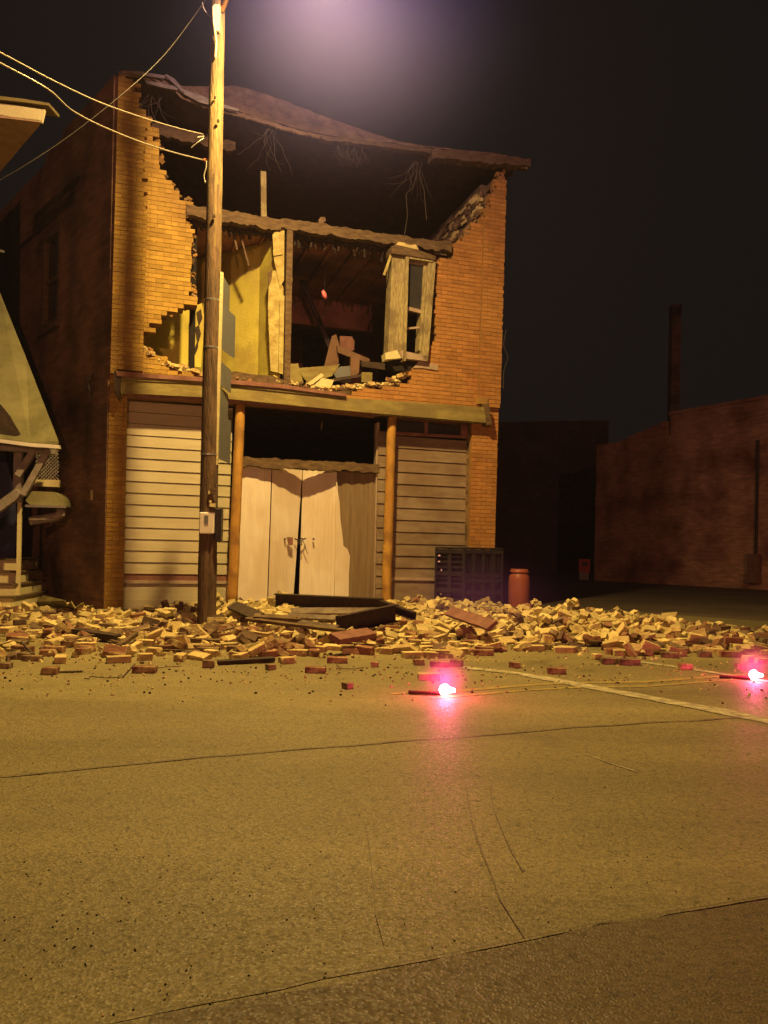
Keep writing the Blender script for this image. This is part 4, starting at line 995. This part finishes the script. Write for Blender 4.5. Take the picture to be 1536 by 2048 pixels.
# ------------------------------------------------------------------ utility pole, street lamp, signs, meter
pb = G(413, 1252); DP = pb.y
pt = P(436, 0, DP); ptt = pb+(pt-pb)*1.22
mb = MB(); pts = []; rad = []; n = 160
for i in range(n+1):
    t = i/n; q = pb+(ptt-pb)*t; q = q+Vector((noise.noise(Vector((0, 0, q.z*.6)))*.012, 0, 0))
    if i == 0: q = q+Vector((0, 0, -.2))
    pts.append(q); rad.append(.122-.042*t+.004*noise.noise(Vector((7, 0, q.z*2))))
pole = thing('utility_pole', 'tall weathered wooden utility pole standing before the collapsed building', 'utility pole', Matrix.Translation(pb))
for p_ in pts: p_ -= pb
mb.tube(pts, rad, 20)
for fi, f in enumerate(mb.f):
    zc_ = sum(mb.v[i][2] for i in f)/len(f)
    if zc_ > 5.3+1.6*noise.noise(Vector((mb.v[f[0]][0]*16, mb.v[f[0]][1]*16, 0))): mb.m[fi] = 1  # painted falloff: lamplit tone above this height, dimmer tone below
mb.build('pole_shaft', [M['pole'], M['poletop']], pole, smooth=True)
def on_pole(py, off=0.0):
    px = 413+(1252-py)/1252*23; p_ = P(px, py, DP); return p_
def pole_r(py): z = on_pole(py).z; return .122-.042*(z/ptt.z)
for py in (602, 697, 910):
    mb = MB(); c = on_pole(py)-pb; r = pole_r(py)+.004
    mb.tube([c+Vector((0, 0, -.012)), c+Vector((0, 0, .012))], r, 20); mb.build('steel_band', M['steel'], pole)
mb = MB(); c = on_pole(50)-pb
mb.tbox(Matrix.Translation(c+Vector((.02, -.11, .0))), .07, .06, .34); mb.tube([c+Vector((-.03, -.13, .15)), c+Vector((-.02, -.14, -.05)), c+Vector((.02, -.13, -.3)), c+Vector((.01, -.12, -.5))], .012, 6)
mb.build('lamp_bracket', M['cream'], pole)
for k, (px, py, s_) in enumerate(((428, 432, .022), (436, 242, .02), (430, 195, .015), (420, 985, .03))):
    c = P(px, py, DP-.13)-pb
    mb = MB(); mb.tbox(Matrix.Translation(c), s_*1.3, .03, s_*1.5); mb.build('pole_nail', M['cream'] if k == 3 else M['rust'], pole)
# sign rack
sr_ = thing('sign_rack', 'vertical rack of grey street signs seen from behind on the pole', 'street sign', Matrix.Translation(P(441, 730, DP)))
o0 = P(441, 730, DP)
mb = MB(); mb.beam(P(444, 545, DP-.03)-o0, P(433, 930, DP-.03)-o0, .035, .045, up=Vector((0, 1, 0))); mb.build('sign_rail', M['cream'], sr_)
for (x0, x1, y0, y1) in ((443, 459, 547, 607), (442, 470, 608, 697), (440, 462, 722, 770), (438, 456, 773, 840), (438, 461, 828, 918)):
    wz = R(74); wpx = (x1-x0)/FPX*DP; ln = wpx/math.cos(wz)
    a = P(x0, (y0+y1)/2, DP-.02)-o0; h = (y1-y0)/FPX*DP
    e_ = P(x1, (y0+y1)/2, DP+.5)-o0; dr = Vector((e_.x-a.x, e_.y-a.y, 0)); ln = dr.length; dr.normalize(); nn = Vector((dr.y, -dr.x, 0))*.004
    c = a+dr*ln/2
    mb = MB(); r_ = .03; hh = h/2; l2 = ln/2; pts2 = []
    for sx_, sz_ in ((-1, -1), (1, -1), (1, 1), (-1, 1)):
        for q in range(4):
            an = {(-1, -1): math.pi, (1, -1): 1.5*math.pi, (1, 1): 0, (-1, 1): .5*math.pi}[(sx_, sz_)]+q*math.pi/6
            pts2.append(c+dr*(sx_*(l2-r_)+r_*math.cos(an))+Vector((0, 0, sz_*(hh-r_)+r_*math.sin(an))))
    mb.prism(pts2, nn); mb.build('sign_plate', M['sign'], sr_)
# meter box and conduit box
mo = P(414, 1046, DP-.13); mt_ = thing('meter_box', 'white electric meter box strapped to the utility pole', 'meter box', Matrix.Translation(mo))
hw, hh = 14.5/FPX*DP, 21/FPX*DP
mb = MB(); mb.box(-hw, hw, -.03, .03, -hh, hh); mb.build('meter_cover', M['white'], mt_, bevel=.012)
mb = MB(); mb.box(-.028, .022, -.036, -.031, -.01, .095); mb.build('meter_window', M['sign'], mt_)
mb = MB(); mb.box(hw+.005, hw+.085, .0, .14, -.24, .19); mb.build('conduit_box', M['black'], mt_, bevel=.01)
mb = MB(); mb.tbox(Matrix.Translation((.075, -.03, .23)) @ rotm(0, .1, 0), .075, .03, .05); mb.tbox(Matrix.Translation((.045, -.03, .275)), .025, .03, .03); mb.build('conduit_clip', M['cream'], mt_)
mb = MB(); mb.tbox(Matrix.Translation((.08, .0, .41)), .09, .04, .08); mb.build('tag_plate', M['wood'], mt_)
# street lamp (head just above the picture)
ARM0 = P(446, 30, DP)
lampt = thing('street_lamp', 'glowing yellow street lamp on an arm above the utility pole', 'street lamp', Matrix.Translation(LAMP))
mb = MB(); a0 = ARM0-LAMP; tip = Vector((-.2, .25, .14))
apts = [a0+Vector((0, -.06, 0)), a0+(tip-a0)*.25+Vector((0, 0, .42)), a0+(tip-a0)*.55+Vector((0, 0, .62)), a0+(tip-a0)*.8+Vector((0, 0, .45)), tip+Vector((0, 0, .1))]
mb.tube(apts, .03, 10); mb.build('lamp_arm', M['log'], lampt, smooth=True)
mb = MB(); dirh = Vector((.62, -.78, 0)).normalized()
mb.tube([tip+Vector((0, 0, .1)), tip+dirh*.15+Vector((0, 0, .09)), tip+dirh*.4+Vector((0, 0, .08)), tip+dirh*.62+Vector((0, 0, .06))], [.05, .13, .16, .07], 14); mb.build('lamp_head', M['lamp'], lampt, smooth=True)
bm = bmesh.new(); bmesh.ops.create_uvsphere(bm, u_segments=16, v_segments=8, radius=.13); me = bpy.data.meshes.new('lamp_lens'); bm.to_mesh(me); bm.free()
for v in me.vertices: v.co.z *= .55
me.materials.append(M['lens']); lo = bpy.data.objects.new('lamp_lens', me); COL.objects.link(lo); lo.parent = lampt
lo.location = tip+dirh*.36+Vector((0, 0, -.02)); lo.visible_shadow = True
lp = LAMP+tip+dirh*.36+Vector((0, 0, -.12))
ld = bpy.data.lights.new('street_lamp_light', 'AREA'); ld.shape = 'DISK'; ld.size = .34; ld.energy = LAMP_W; ld.color = LAMP_COL
l_ = bpy.data.objects.new('street_lamp_light', ld); COL.objects.link(l_); l_.location = lp
# aim a little to the buildings
l_.rotation_euler = (Vector((0, -.02, -1))).to_track_quat('-Z', 'Y').to_euler()
ld = bpy.data.lights.new('street_lamp_spill', 'POINT'); ld.shadow_soft_size = .14; ld.energy = LAMP_W2; ld.color = SPILL_COL
l_ = bpy.data.objects.new('street_lamp_spill', ld); COL.objects.link(l_); l_.location = lp+Vector((0, 0, -.05))

# overhead cables
def cable(pts, r, label, m='wire'):
    mb = MB(); P_ = [P(a, b, d_) for a, b, d_ in pts]
    fine = []
    for i in range(len(P_)-1):
        p0, p1, p2, p3 = P_[max(i-1, 0)], P_[i], P_[i+1], P_[min(i+2, len(P_)-1)]
        for k in range(6):
            t = k/6; fine.append(.5*((2*p1)+(p2-p0)*t+(2*p0-5*p1+4*p2-p3)*t*t+(3*p1-p0-3*p2+p3)*t**3))
    fine.append(P_[-1]); mb.tube(fine, r, 8); return tag(mb.build('overhead_cable', M[m], smooth=True), label, 'cable', 'overhead cables')
cable([(-220, -5, 5.5), (0, 105, 6.9), (100, 158, 7.6), (200, 205, 8.3), (300, 240, 9.1), (370, 260, 9.7), (413, 270, 10.1)], .0085, 'upper bright cable running from the left to the pole')
cable([(-200, 20, 5.5), (0, 126, 6.9), (95, 178, 7.5), (150, 225, 7.9), (240, 268, 8.6), (330, 300, 9.4), (414, 322, 10.1)], .0095, 'lower twisted bright cable running from the left to the pole')
cable([(420, -20, 10.0), (408, 4, 9.95), (330, 108, 9.3), (240, 192, 8.8), (120, 285, 8.4), (0, 360, 8.0), (-90, 405, 7.8)], .0045, 'thin dark cable slanting down left from the pole top', 'wire2')
cable([(395, 275, 9.9), (407, 273, 10.0), (413, 272, 10.1)], .011, 'knotted end of the upper cable at the pole')
cable([(382, 296, 9.95), (396, 284, 9.95), (408, 276, 10.0)], .008, 'short loose tail of the upper cable beside the pole')
cable([(413, 322, 9.95), (412, 336, 9.95), (408, 352, 9.95), (411, 366, 9.95)], .008, 'pale tail hanging from the lower cable end')
cable([(404, 4, 9.9), (410, 22, 9.95), (422, 34, 10.0), (433, 36, 10.02)], .006, 'looped wire at the pole beside the lamp bracket')
tag((lambda mb: (mb.tbox(Matrix.Translation(P(411, 321, 10.0)), .05, .05, .04), mb.build('cable_clamp', M['orange'], bevel=.008))[1])(MB()), 'small orange clamp where the lower cable meets the pole', 'clamp')

# dead vines hanging from the roof edge
def vines(px, py, n, spread, ln, label, seed, y=-.1):
    rn = random.Random(seed); mb = MB(); o0 = FB.wld(FB.L(px, py, y))
    for i in range(n):
        p = FB.wld(FB.L(px+rn.uniform(-spread, spread)*.6, py+rn.uniform(-2, 6), y+rn.uniform(0, .3))); pts = [p]
        d = Vector((rn.uniform(-.6, .6), 0, -1)); k = rn.randint(5, 9)
        for j in range(k):
            d = d+Vector((rn.uniform(-.5, .5), rn.uniform(-.3, .3), rn.uniform(-.3, .35))); d.normalize(); p = p+d*ln/k*rn.uniform(.6, 1.3); pts.append(p)
        mb.tube([q-o0 for q in pts], [.006-.0045*j/k for j in range(k+1)], 4)
    o = mb.build('dead_vine', M['vine'], mw=Matrix.Translation(o0)); return tag(o, label, 'vine', 'dead vines on the roof edge')
vines(540, 258, 9, 22, .75, 'forked dead vine tuft above the roof prop', 1)
vines(700, 290, 34, 45, .38, 'dense curly dead vine tuft under the middle of the roof edge', 2)
vines(835, 320, 8, 16, .8, 'sparse branching dead vine under the right part of the roof', 3)
vines(310, 190, 8, 40, .7, 'faint dead vine beside the torn flashing at left', 4)
def longvine(pts, label):
    mb = MB(); w_ = [FB.wld(FB.L(a, b, -.05)) for a, b in pts]; mb.tube([q-w_[0] for q in w_], .006, 4)
    return tag(mb.build('dead_vine', M['vine'], mw=Matrix.Translation(w_[0])), label, 'vine', 'dead vines on the roof edge')
longvine([(836, 340), (826, 375), (812, 388), (815, 430), (809, 470)], 'long crooked dead vine reaching down to the attic beam')
longvine([(838, 345), (848, 380), (853, 440)], 'straight thin dead vine right of the long crooked one')
longvine([(1012, 660), (1007, 690), (1016, 715), (1008, 740), (1006, 778)], 'thin vine dangling beside the right building corner')

# ------------------------------------------------------------------ black bin and orange barrel
cA, cB, cC = G(926, 1229), None, None
bin_l = P(868, 1222, 12.9); dA = Vector((bin_l.x-cA.x, bin_l.y-cA.y, 0)); 
cA = Vector((cA.x, cA.y, 0))
DB = cA.y; wl = .46; wr = .66
dl = Vector((P(868, 1200, DB+.35).x-cA.x, .35, 0)); dr = Vector((P(1005, 1200, DB+.25).x-cA.x, .25, 0))
HT = CAMZ-(1098-yh(926))/FPX*DB
binm = thing('plastic_bin', 'black ribbed plastic bulk bin standing in the rubble by the right wall', 'bin', Matrix.Translation(cA))
def binside(d, name, cols, rows, rib):
    mb = MB(); L_ = d.length; u = d.normalized(); nrm = Vector((u.y, -u.x, 0)); nrm = nrm if nrm.y < 0 else -nrm
    Mx = Matrix((u, -nrm, Vector((0, 0, 1)))).transposed().to_4x4()
    def bb(x0, x1, y0, y1, z0, z1): mb.tbox(Mx @ Matrix.Translation(((x0+x1)/2, (y0+y1)/2, (z0+z1)/2)), x1-x0, y1-y0, z1-z0)
    bb(.0, L_, .055, .07, .02, HT-.02)
    for i in range(cols+1): x = L_*i/cols; bb(max(0, x-.035), min(L_, x+.035), 0 if i in (0, cols) else .012, .054, 0, HT)
    for z in rows: bb(.0, L_, .006, .053, z-.035, z+.035)
    for k in range(rib):
        if cols == 4: x = L_*(k+.5)/rib; bb(x-.006, x+.006, .02, .054, HT*.55, HT*.92)
        else: z = HT*(k+.5)/rib; bb(.03, L_-.03, .02, .054, z-.008, z+.008)
    return mb.build(name, M['black'], binm)
binside(dl, 'bin_side', 2, [.06, HT*.35, HT*.62, HT-.04], 12)
binside(dr, 'bin_side', 4, [.05, HT*.33, HT*.52, HT*.6, HT-.04], 14)
mb = MB(); mb.prism([Vector((0, 0, HT+.001)), dr+Vector((0, 0, HT+.001)), dr+dl+Vector((0, 0, HT+.001)), dl+Vector((0, 0, HT+.001))], (0, 0, .03)); mb.build('bin_lid', M['black'], binm, bevel=.008)
mb = MB()
for k, (px, py, w_, h_) in enumerate(((879, 1111, .035, .022), (879, 1123, .035, .02), (884, 1140, .015, .035), (884, 1188, .012, .03))):
    t = (926-px)/58; c = dl*t+Vector((0, 0, CAMZ-(py-yh(px))/FPX*(DB+.35*t)))+Vector((-.02, -.012, 0)); mb.tbox(Matrix.Translation(c), w_, .01, h_)
mb.build('bin_sticker', M['steel'], binm)
bo = G(1037, 1221); bo = Vector((bo.x*1.02, bo.y*1.02, 0)); BT = CAMZ-(1138-yh(1037))/FPX*bo.y; br = 20.5/FPX*bo.y
bar = thing('plastic_barrel', 'orange plastic barrel standing right of the black bin', 'barrel', Matrix.Translation(bo))
prof = [(.0, .8), (.03, .92), (.1, 1), (.45, 1.03), (.72, 1.02), (.82, .97), (.88, .82), (.90, .80), (.905, .86), (.96, .86), (.97, .84), (1.0, .80)]
mb = MB(); mb.tube([Vector((0, 0, BT*a)) for a, b in prof], [br*b for a, b in prof], 32); mb.build('barrel_body', M['orange'], bar, smooth=True)
mb = MB(); mb.tube([Vector((0, 0, BT*.905)), Vector((0, 0, BT*.955))], br*.9, 32); mb.build('lid_ring', M['orange'], bar, smooth=True)

# ------------------------------------------------------------------ road flares
def flare(px, py, label, direc, W):
    g = G(px, py+6); t = thing('road_flare', label, 'road flare', Matrix.Translation(g), 'burning road flares')
    mb = MB(); mb.tube([Vector((0, 0, .02)), Vector((direc[0]*.25, direc[1]*.25, .016))], .014, 10); mb.build('flare_stick', M['flarestick'], t)
    bm = bmesh.new(); bmesh.ops.create_icosphere(bm, subdivisions=3, radius=1); me = bpy.data.meshes.new('flame'); bm.to_mesh(me); bm.free()
    for v in me.vertices:
        s_ = 1+.18*noise.noise(v.co*2.5+Vector((px, 0, 0))); v.co = Vector((v.co.x*.036*s_+(.04 if v.co.x > .93 else 0), v.co.y*.03*s_, v.co.z*.042*s_+.046))
    me.materials.append(M['flare']); me.polygons.foreach_set('use_smooth', [True]*len(me.polygons)); o = bpy.data.objects.new('flame', me); COL.objects.link(o); o.parent = t
    o.visible_shadow = False
    ld = bpy.data.lights.new('flare_light', 'POINT'); ld.energy = W; ld.color = (1, .03, .20); ld.shadow_soft_size = .05
    l_ = bpy.data.objects.new('flare_light', ld); COL.objects.link(l_); l_.location = g+Vector((0, -.02, .12))
flare(889, 1387, 'burning red road flare nearest the middle of the road', (-1, .25), 13)
flare(1507, 1355, 'burning red road flare at the right picture edge', (-1, .3), 13)

# ------------------------------------------------------------------ neighbouring porch house at the left edge
DN = 11.6
nb = G(38, 1216); NB = Frame((nb.x, nb.y), R(8))
hs = thing('porch_house', 'neighbouring house corner with olive porch roof, braces and steps at left', 'house', NB.mat())
def np_(pts, y): return [NB.L(a, b, y) for a, b in pts]
def nprism(name, pts, y, th, m): mb = MB(); mb.prism(np_(pts, y), (0, th, 0)); return mb.build(name, m, hs)
# porch roof: sloping sheet, front edge low and near, back high
mb = MB(); fr = np_([(-120, 872), (0, 876), (60, 884), (117, 882)], -.5); bk = [NB.L(-240, 500, 1.5), NB.L(-60, 520, 1.5), NB.L(0, 585, 1.3), NB.L(52, 715, .6)]
q_ = [fr[0], fr[1], fr[2], fr[3], bk[3], bk[2], bk[1], bk[0]]
mb.v = [tuple(p) for p in q_]+[tuple(p+Vector((0, 0, -.05))) for p in q_]
for a, b in ((0, 7), (1, 6), (2, 5), (3, 4)): pass
for off in (0, 8):
    for f in ((0, 1, 6, 7), (1, 2, 5, 6), (2, 3, 4, 5)): mb.face([off+i for i in f])
for a in range(8): mb.face([a, (a+1) % 8, 8+(a+1) % 8, 8+a])
mb.build('porch_roof', M['awning'], hs)
nprism('porch_roof_tear', [(0, 808), (18, 830), (40, 868), (30, 874), (-40, 870), (-40, 790)], -.46, .04, M['darkwood'])
nprism('porch_fascia', [(-60, 874), (0, 878), (60, 886), (118, 890), (118, 897), (60, 893), (0, 885), (-60, 880)], -.52, .1, M['white'])
nprism('porch_beam', [(-60, 882), (0, 888), (110, 899), (110, 908), (0, 900), (-60, 896)], -.3, .15, M['greywood'])
def nbeam(name, a, b, y, wd, m): mb = MB(); mb.beam(NB.L(*a, y), NB.L(*b, y), wd, wd, up=Vector((0, 1, 0))); return mb.build(name, m, hs)
nbeam('brace', (70, 898), (36, 952), -.25, .09, M['greywood']); nbeam('brace', (97, 900), (46, 990), -.32, .09, M['greywood']); nbeam('brace', (40, 985), (-30, 1035), -.2, .14, M['greywood'])
nbeam('porch_post', (38, 895), (36, 1005), -.1, .12, M['greywood'])
nbeam('porch_post', (40, 1000), (36, 1218), -.1, .055, M['cream'])
mb = MB()
for k in range(-7, 14):
    for s_ in (1, -1):
        a = (74+k*7, 895); b = (74+k*7+s_*70, 965)
        # clip to the lattice window in photo space
        pts3 = []
        for q in range(29):
            t = q/28; x_, y_ = a[0]+(b[0]-a[0])*t, a[1]+(b[1]-a[1])*t
            if 70 < x_ < 119 and 896 < y_ < 962: pts3.append((x_, y_))
        if len(pts3) > 2: mb.beam(NB.L(*pts3[0], .25+.01*s_), NB.L(*pts3[-1], .25+.01*s_), .012, .012, up=Vector((0, 1, 0)))
mb.build('lattice', M['greywood'], hs)
nprism('lattice_rail', [(70, 959), (118, 960), (117, 974), (68, 972)], .2, .08, M['cream'])
nprism('lower_roof', [(50, 1000), (64, 982), (108, 984), (126, 996), (130, 1012), (60, 1010)], -.1, .5, M['awning'])
nprism('lower_fascia', [(50, 1009), (132, 1012), (132, 1016), (50, 1014)], -.16, .05, M['steel'])
mb = MB(); mb.tube([NB.L(60, 1042, .1), NB.L(110, 1034, .1), NB.L(121, 1028, .1), NB.L(122, 1012, .1)], [.07, .07, .075, .07], 10); mb.build('drain_pipe', M['greywood'], hs)
mb = MB(); 
for k in range(4):
    z0, z1 = .02+k*.19, .02+(k+1)*.19; x1 = NB.L(42-k*9, 1200, -.1).x
    mb.box(-2.2, x1, -.5+k*.27, 1.5, z0, z1-.03, 0); mb.box(-2.2, x1+.03, -.53+k*.27, 1.5, z1-.028, z1, 1)
mb.build('porch_steps', [M['cream'], M['wood']], hs)
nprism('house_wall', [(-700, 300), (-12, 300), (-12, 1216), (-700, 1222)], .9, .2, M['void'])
nprism('blue_tarp', [(-30, 895), (8, 900), (30, 990), (34, 1060), (20, 1210), (-30, 1210)], .7, .03, mat('blue_tarp', (.03, .035, .10), (.02, .02, .06), 3, .6))
# eave of its upper roof
EV = -1.9
mb = MB(); f1 = np_([(-60, 202), (0, 206), (40, 212), (90, 219), (84, 244), (40, 237), (0, 229), (-60, 222)], EV); mb.prism(f1, (0, .05, 0)); mb.build('eave_fascia', M['cream'], hs)
mb = MB(); a = NB.L(84, 245, EV); b = NB.L(-300, 200, EV); mb.prism([a, a+Vector((-1.3, 1.9, -.02)), b+Vector((0, 1.9, -.02)), b], (0, 0, .03)); mb.build('soffit', M['soffit'], hs)
mb = MB(); f2 = np_([(-60, 188), (0, 192), (50, 198), (98, 206), (97, 211), (50, 204), (0, 199), (-60, 195)], EV-.06); mb.prism(f2, (0, .5, .12)); mb.build('eave_shingles', M['cornice'], hs)
nprism('wall_conduit', [(0, 499), (8, 501), (8, 504), (0, 503)], -1.0, .03, M['steel'])

# ------------------------------------------------------------------ warehouse, rear building, stack, utility box
WA, WB = G(1188, 1160), G(1536, 1179); ang = math.atan2(WB.y-WA.y, WB.x-WA.x); FW = Frame((WA.x, WA.y), ang)
wh = thing('brick_warehouse', 'long low red brick warehouse wall at the right', 'building', FW.mat())
Wl = (WB-WA).length; sgn = 1
zt1 = FW.L(1530, 798, 0).z; xs = FW.L(1342, 820, 0).x
mb = MB(); mb.box(xs, Wl*1.9, 0, 9, -.1, zt1); mb.box(0, xs, 0.0, 9, -.1, zt1-.75)
for k in range(6):
    x0 = xs*.35+k*xs*.1; mb.box(x0, x0+xs*.1, .0, .3, zt1-.748, zt1-.75+.09*(k+1))
mb.build('warehouse_wall', M['farbrick'], wh)
mb = MB(); mb.box(xs-.05, Wl*1.9, -.06, .3, zt1+.002, zt1+.12); mb.build('parapet_coping', M['farbrick'], wh)
a = FW.L(1516, 880, -.08); b = FW.L(1510, 1165, -.08); mb = MB(); mb.tube([a, FW.L(1514, 1000, -.08), b], .05, 8); mb.build('downpipe', M['rust'], wh)
a = FW.L(1508, 1150, -.3); mb = MB(); mb.box(a.x-.3, a.x+.1, -.25, -.02, .2, 1.2); mb.build('wall_box', M['mould'], wh)
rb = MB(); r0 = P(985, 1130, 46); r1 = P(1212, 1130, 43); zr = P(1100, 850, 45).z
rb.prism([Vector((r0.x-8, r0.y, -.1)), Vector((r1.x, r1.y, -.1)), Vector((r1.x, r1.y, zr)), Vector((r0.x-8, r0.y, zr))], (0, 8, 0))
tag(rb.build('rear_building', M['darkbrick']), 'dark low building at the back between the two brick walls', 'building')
mb = MB(); a = P(1349, 700, 47); zt_ = P(1349, 617, 47).z; mb.box(a.x-.27, a.x+.27, 46.7, 47.3, 7.0, zt_); mb.box(a.x-.31, a.x+.31, 46.66, 47.34, zt_+.001, zt_+.15)
mb.v = [(x_, y_, z_) for x_, y_, z_ in mb.v]
tag(mb.build('chimney_stack', M['sidebrick']), 'tall thin chimney stack behind the warehouse', 'chimney')
ub = P(1169, 1132, 33); zb = 0; t = thing('electrical_box', 'small red electrical box standing in the dark yard', 'electrical box', Matrix.Translation((ub.x, 33, 0)))
zc = ub.z; mb = MB(); mb.box(-.24, .24, 0, .2, zc-.28, zc+.3); mb.build('box_body', M['redpaint'], t)
mb = MB(); mb.box(-.1, .12, -.02, -.001, zc+.02, zc+.18); mb.build('box_window', M['black'], t)
mb = MB(); mb.box(-.2, .2, .02, .18, 0, zc-.281); mb.build('box_base', M['greywood'], t)

# ------------------------------------------------------------------ unseen orange fill lamp added behind the camera to warm the shadows
FL = Vector((4.5, -30.0, 6.5))
s2 = thing('street_lamp', 'added orange fill lamp behind the camera', 'street lamp', Matrix.Translation((5.6, -30, -2.4)))  # added stand-in, shaped like a street lamp, for the fill light
mb = MB(); mb.tube([Vector((0, 0, 0)), Vector((0, 0, 9.4))], [.12, .08], 12); mb.build('pole_shaft', M['pole'], s2)  # shaft of the added fill lamp
mb = MB(); mb.tube([Vector((0, 0, 9.1)), Vector((-.6, 0, 9.4)), Vector((-1.1, 0, 9.25))], .03, 8); mb.build('lamp_arm', M['lamp'], s2)  # arm of the added fill lamp
ld = bpy.data.lights.new('rear_fill_light', 'POINT'); ld.energy = FILL_W; ld.color = FILL_COL; ld.shadow_soft_size = .2
l_ = bpy.data.objects.new('rear_fill_light', ld); COL.objects.link(l_); l_.location = FL

# ------------------------------------------------------------------ haze
if HAZE_D > 0:
    mb = MB(); mb.box(-60, 60, -25, 75, -1.0, 24)
    hz = mb.build('haze', None or bpy.data.materials.new('haze_air'))
    m = hz.data.materials[0]; m.use_nodes = True; nt = m.node_tree
    nt.nodes.remove(nt.nodes['Principled BSDF'])
    pv = nt.nodes.new('ShaderNodeVolumePrincipled'); pv.inputs['Color'].default_value = (.62, .60, 1.0, 1); pv.inputs['Density'].default_value = HAZE_D
    nt.links.new(pv.outputs[0], nt.nodes['Material Output'].inputs['Volume'])
    tag(hz, kind='stuff', label='thin dusty night air lit by the street lamp')

def glow_smoke(name, c, rad, dens, col, label, rot=0.0):
    """closed ellipsoid of tinted smoke, densest at its heart and thinning to nothing at its skin"""
    bm = bmesh.new(); bmesh.ops.create_icosphere(bm, subdivisions=3, radius=1); me = bpy.data.meshes.new(name); bm.to_mesh(me); bm.free()
    m = bpy.data.materials.new(name+'_air'); m.use_nodes = True; nt = m.node_tree; N, L = nt.nodes, nt.links; N.remove(N['Principled BSDF'])
    pv = N.new('ShaderNodeVolumePrincipled'); pv.inputs['Color'].default_value = (*col, 1)
    tc = N.new('ShaderNodeTexCoord'); ln = N.new('ShaderNodeVectorMath'); ln.operation = 'LENGTH'; L.new(tc.outputs['Object'], ln.inputs[0])
    mr = N.new('ShaderNodeMapRange'); mr.interpolation_type = 'SMOOTHSTEP'; mr.inputs[1].default_value = 1; mr.inputs[2].default_value = .0
    mr.inputs[3].default_value = 0; mr.inputs[4].default_value = 1; L.new(ln.outputs['Value'], mr.inputs[0])
    pw_ = N.new('ShaderNodeMath'); pw_.operation = 'POWER'; pw_.inputs[1].default_value = 2.4; L.new(mr.outputs[0], pw_.inputs[0])
    mu = N.new('ShaderNodeMath'); mu.operation = 'MULTIPLY'; mu.inputs[1].default_value = dens; L.new(pw_.outputs[0], mu.inputs[0])
    L.new(mu.outputs[0], pv.inputs['Density']); L.new(pv.outputs[0], N['Material Output'].inputs['Volume'])
    me.materials.append(m); o = bpy.data.objects.new(name, me); COL.objects.link(o)
    o.matrix_world = Matrix.Translation(c) @ Matrix.Rotation(rot, 4, 'Y') @ Matrix.Diagonal((*rad, 1)); return tag(o, label, kind='stuff')
glow_smoke('glow_smoke', lp+Vector((.35, 1.5, -.1)), (3.7, 2.2, 3.3), .19, (.30, .29, 1.0), 'violet grey smoke added for the glow under the street lamp')  # added volume standing in for the violet lens glow round the lamp
for px, py in ((889, 1387), (1507, 1355)):
    glow_smoke('flare_glow_smoke', G(px, py)+Vector((0, 0, .12)), (.30, .26, .26), 2.4, (1, .4, .75), 'pink smoke added for the halo round a burning flare')  # added tinted volume imitating the lens halo of each flare

glow_smoke('flare_glow_smoke', P(950, 1215, 9.5)+Vector((0, 0, .1)), (1.6, 2.6, .9), .10, (.45, .16, 1.0), 'thin purple smoke drifting from the near flare toward the black bin')
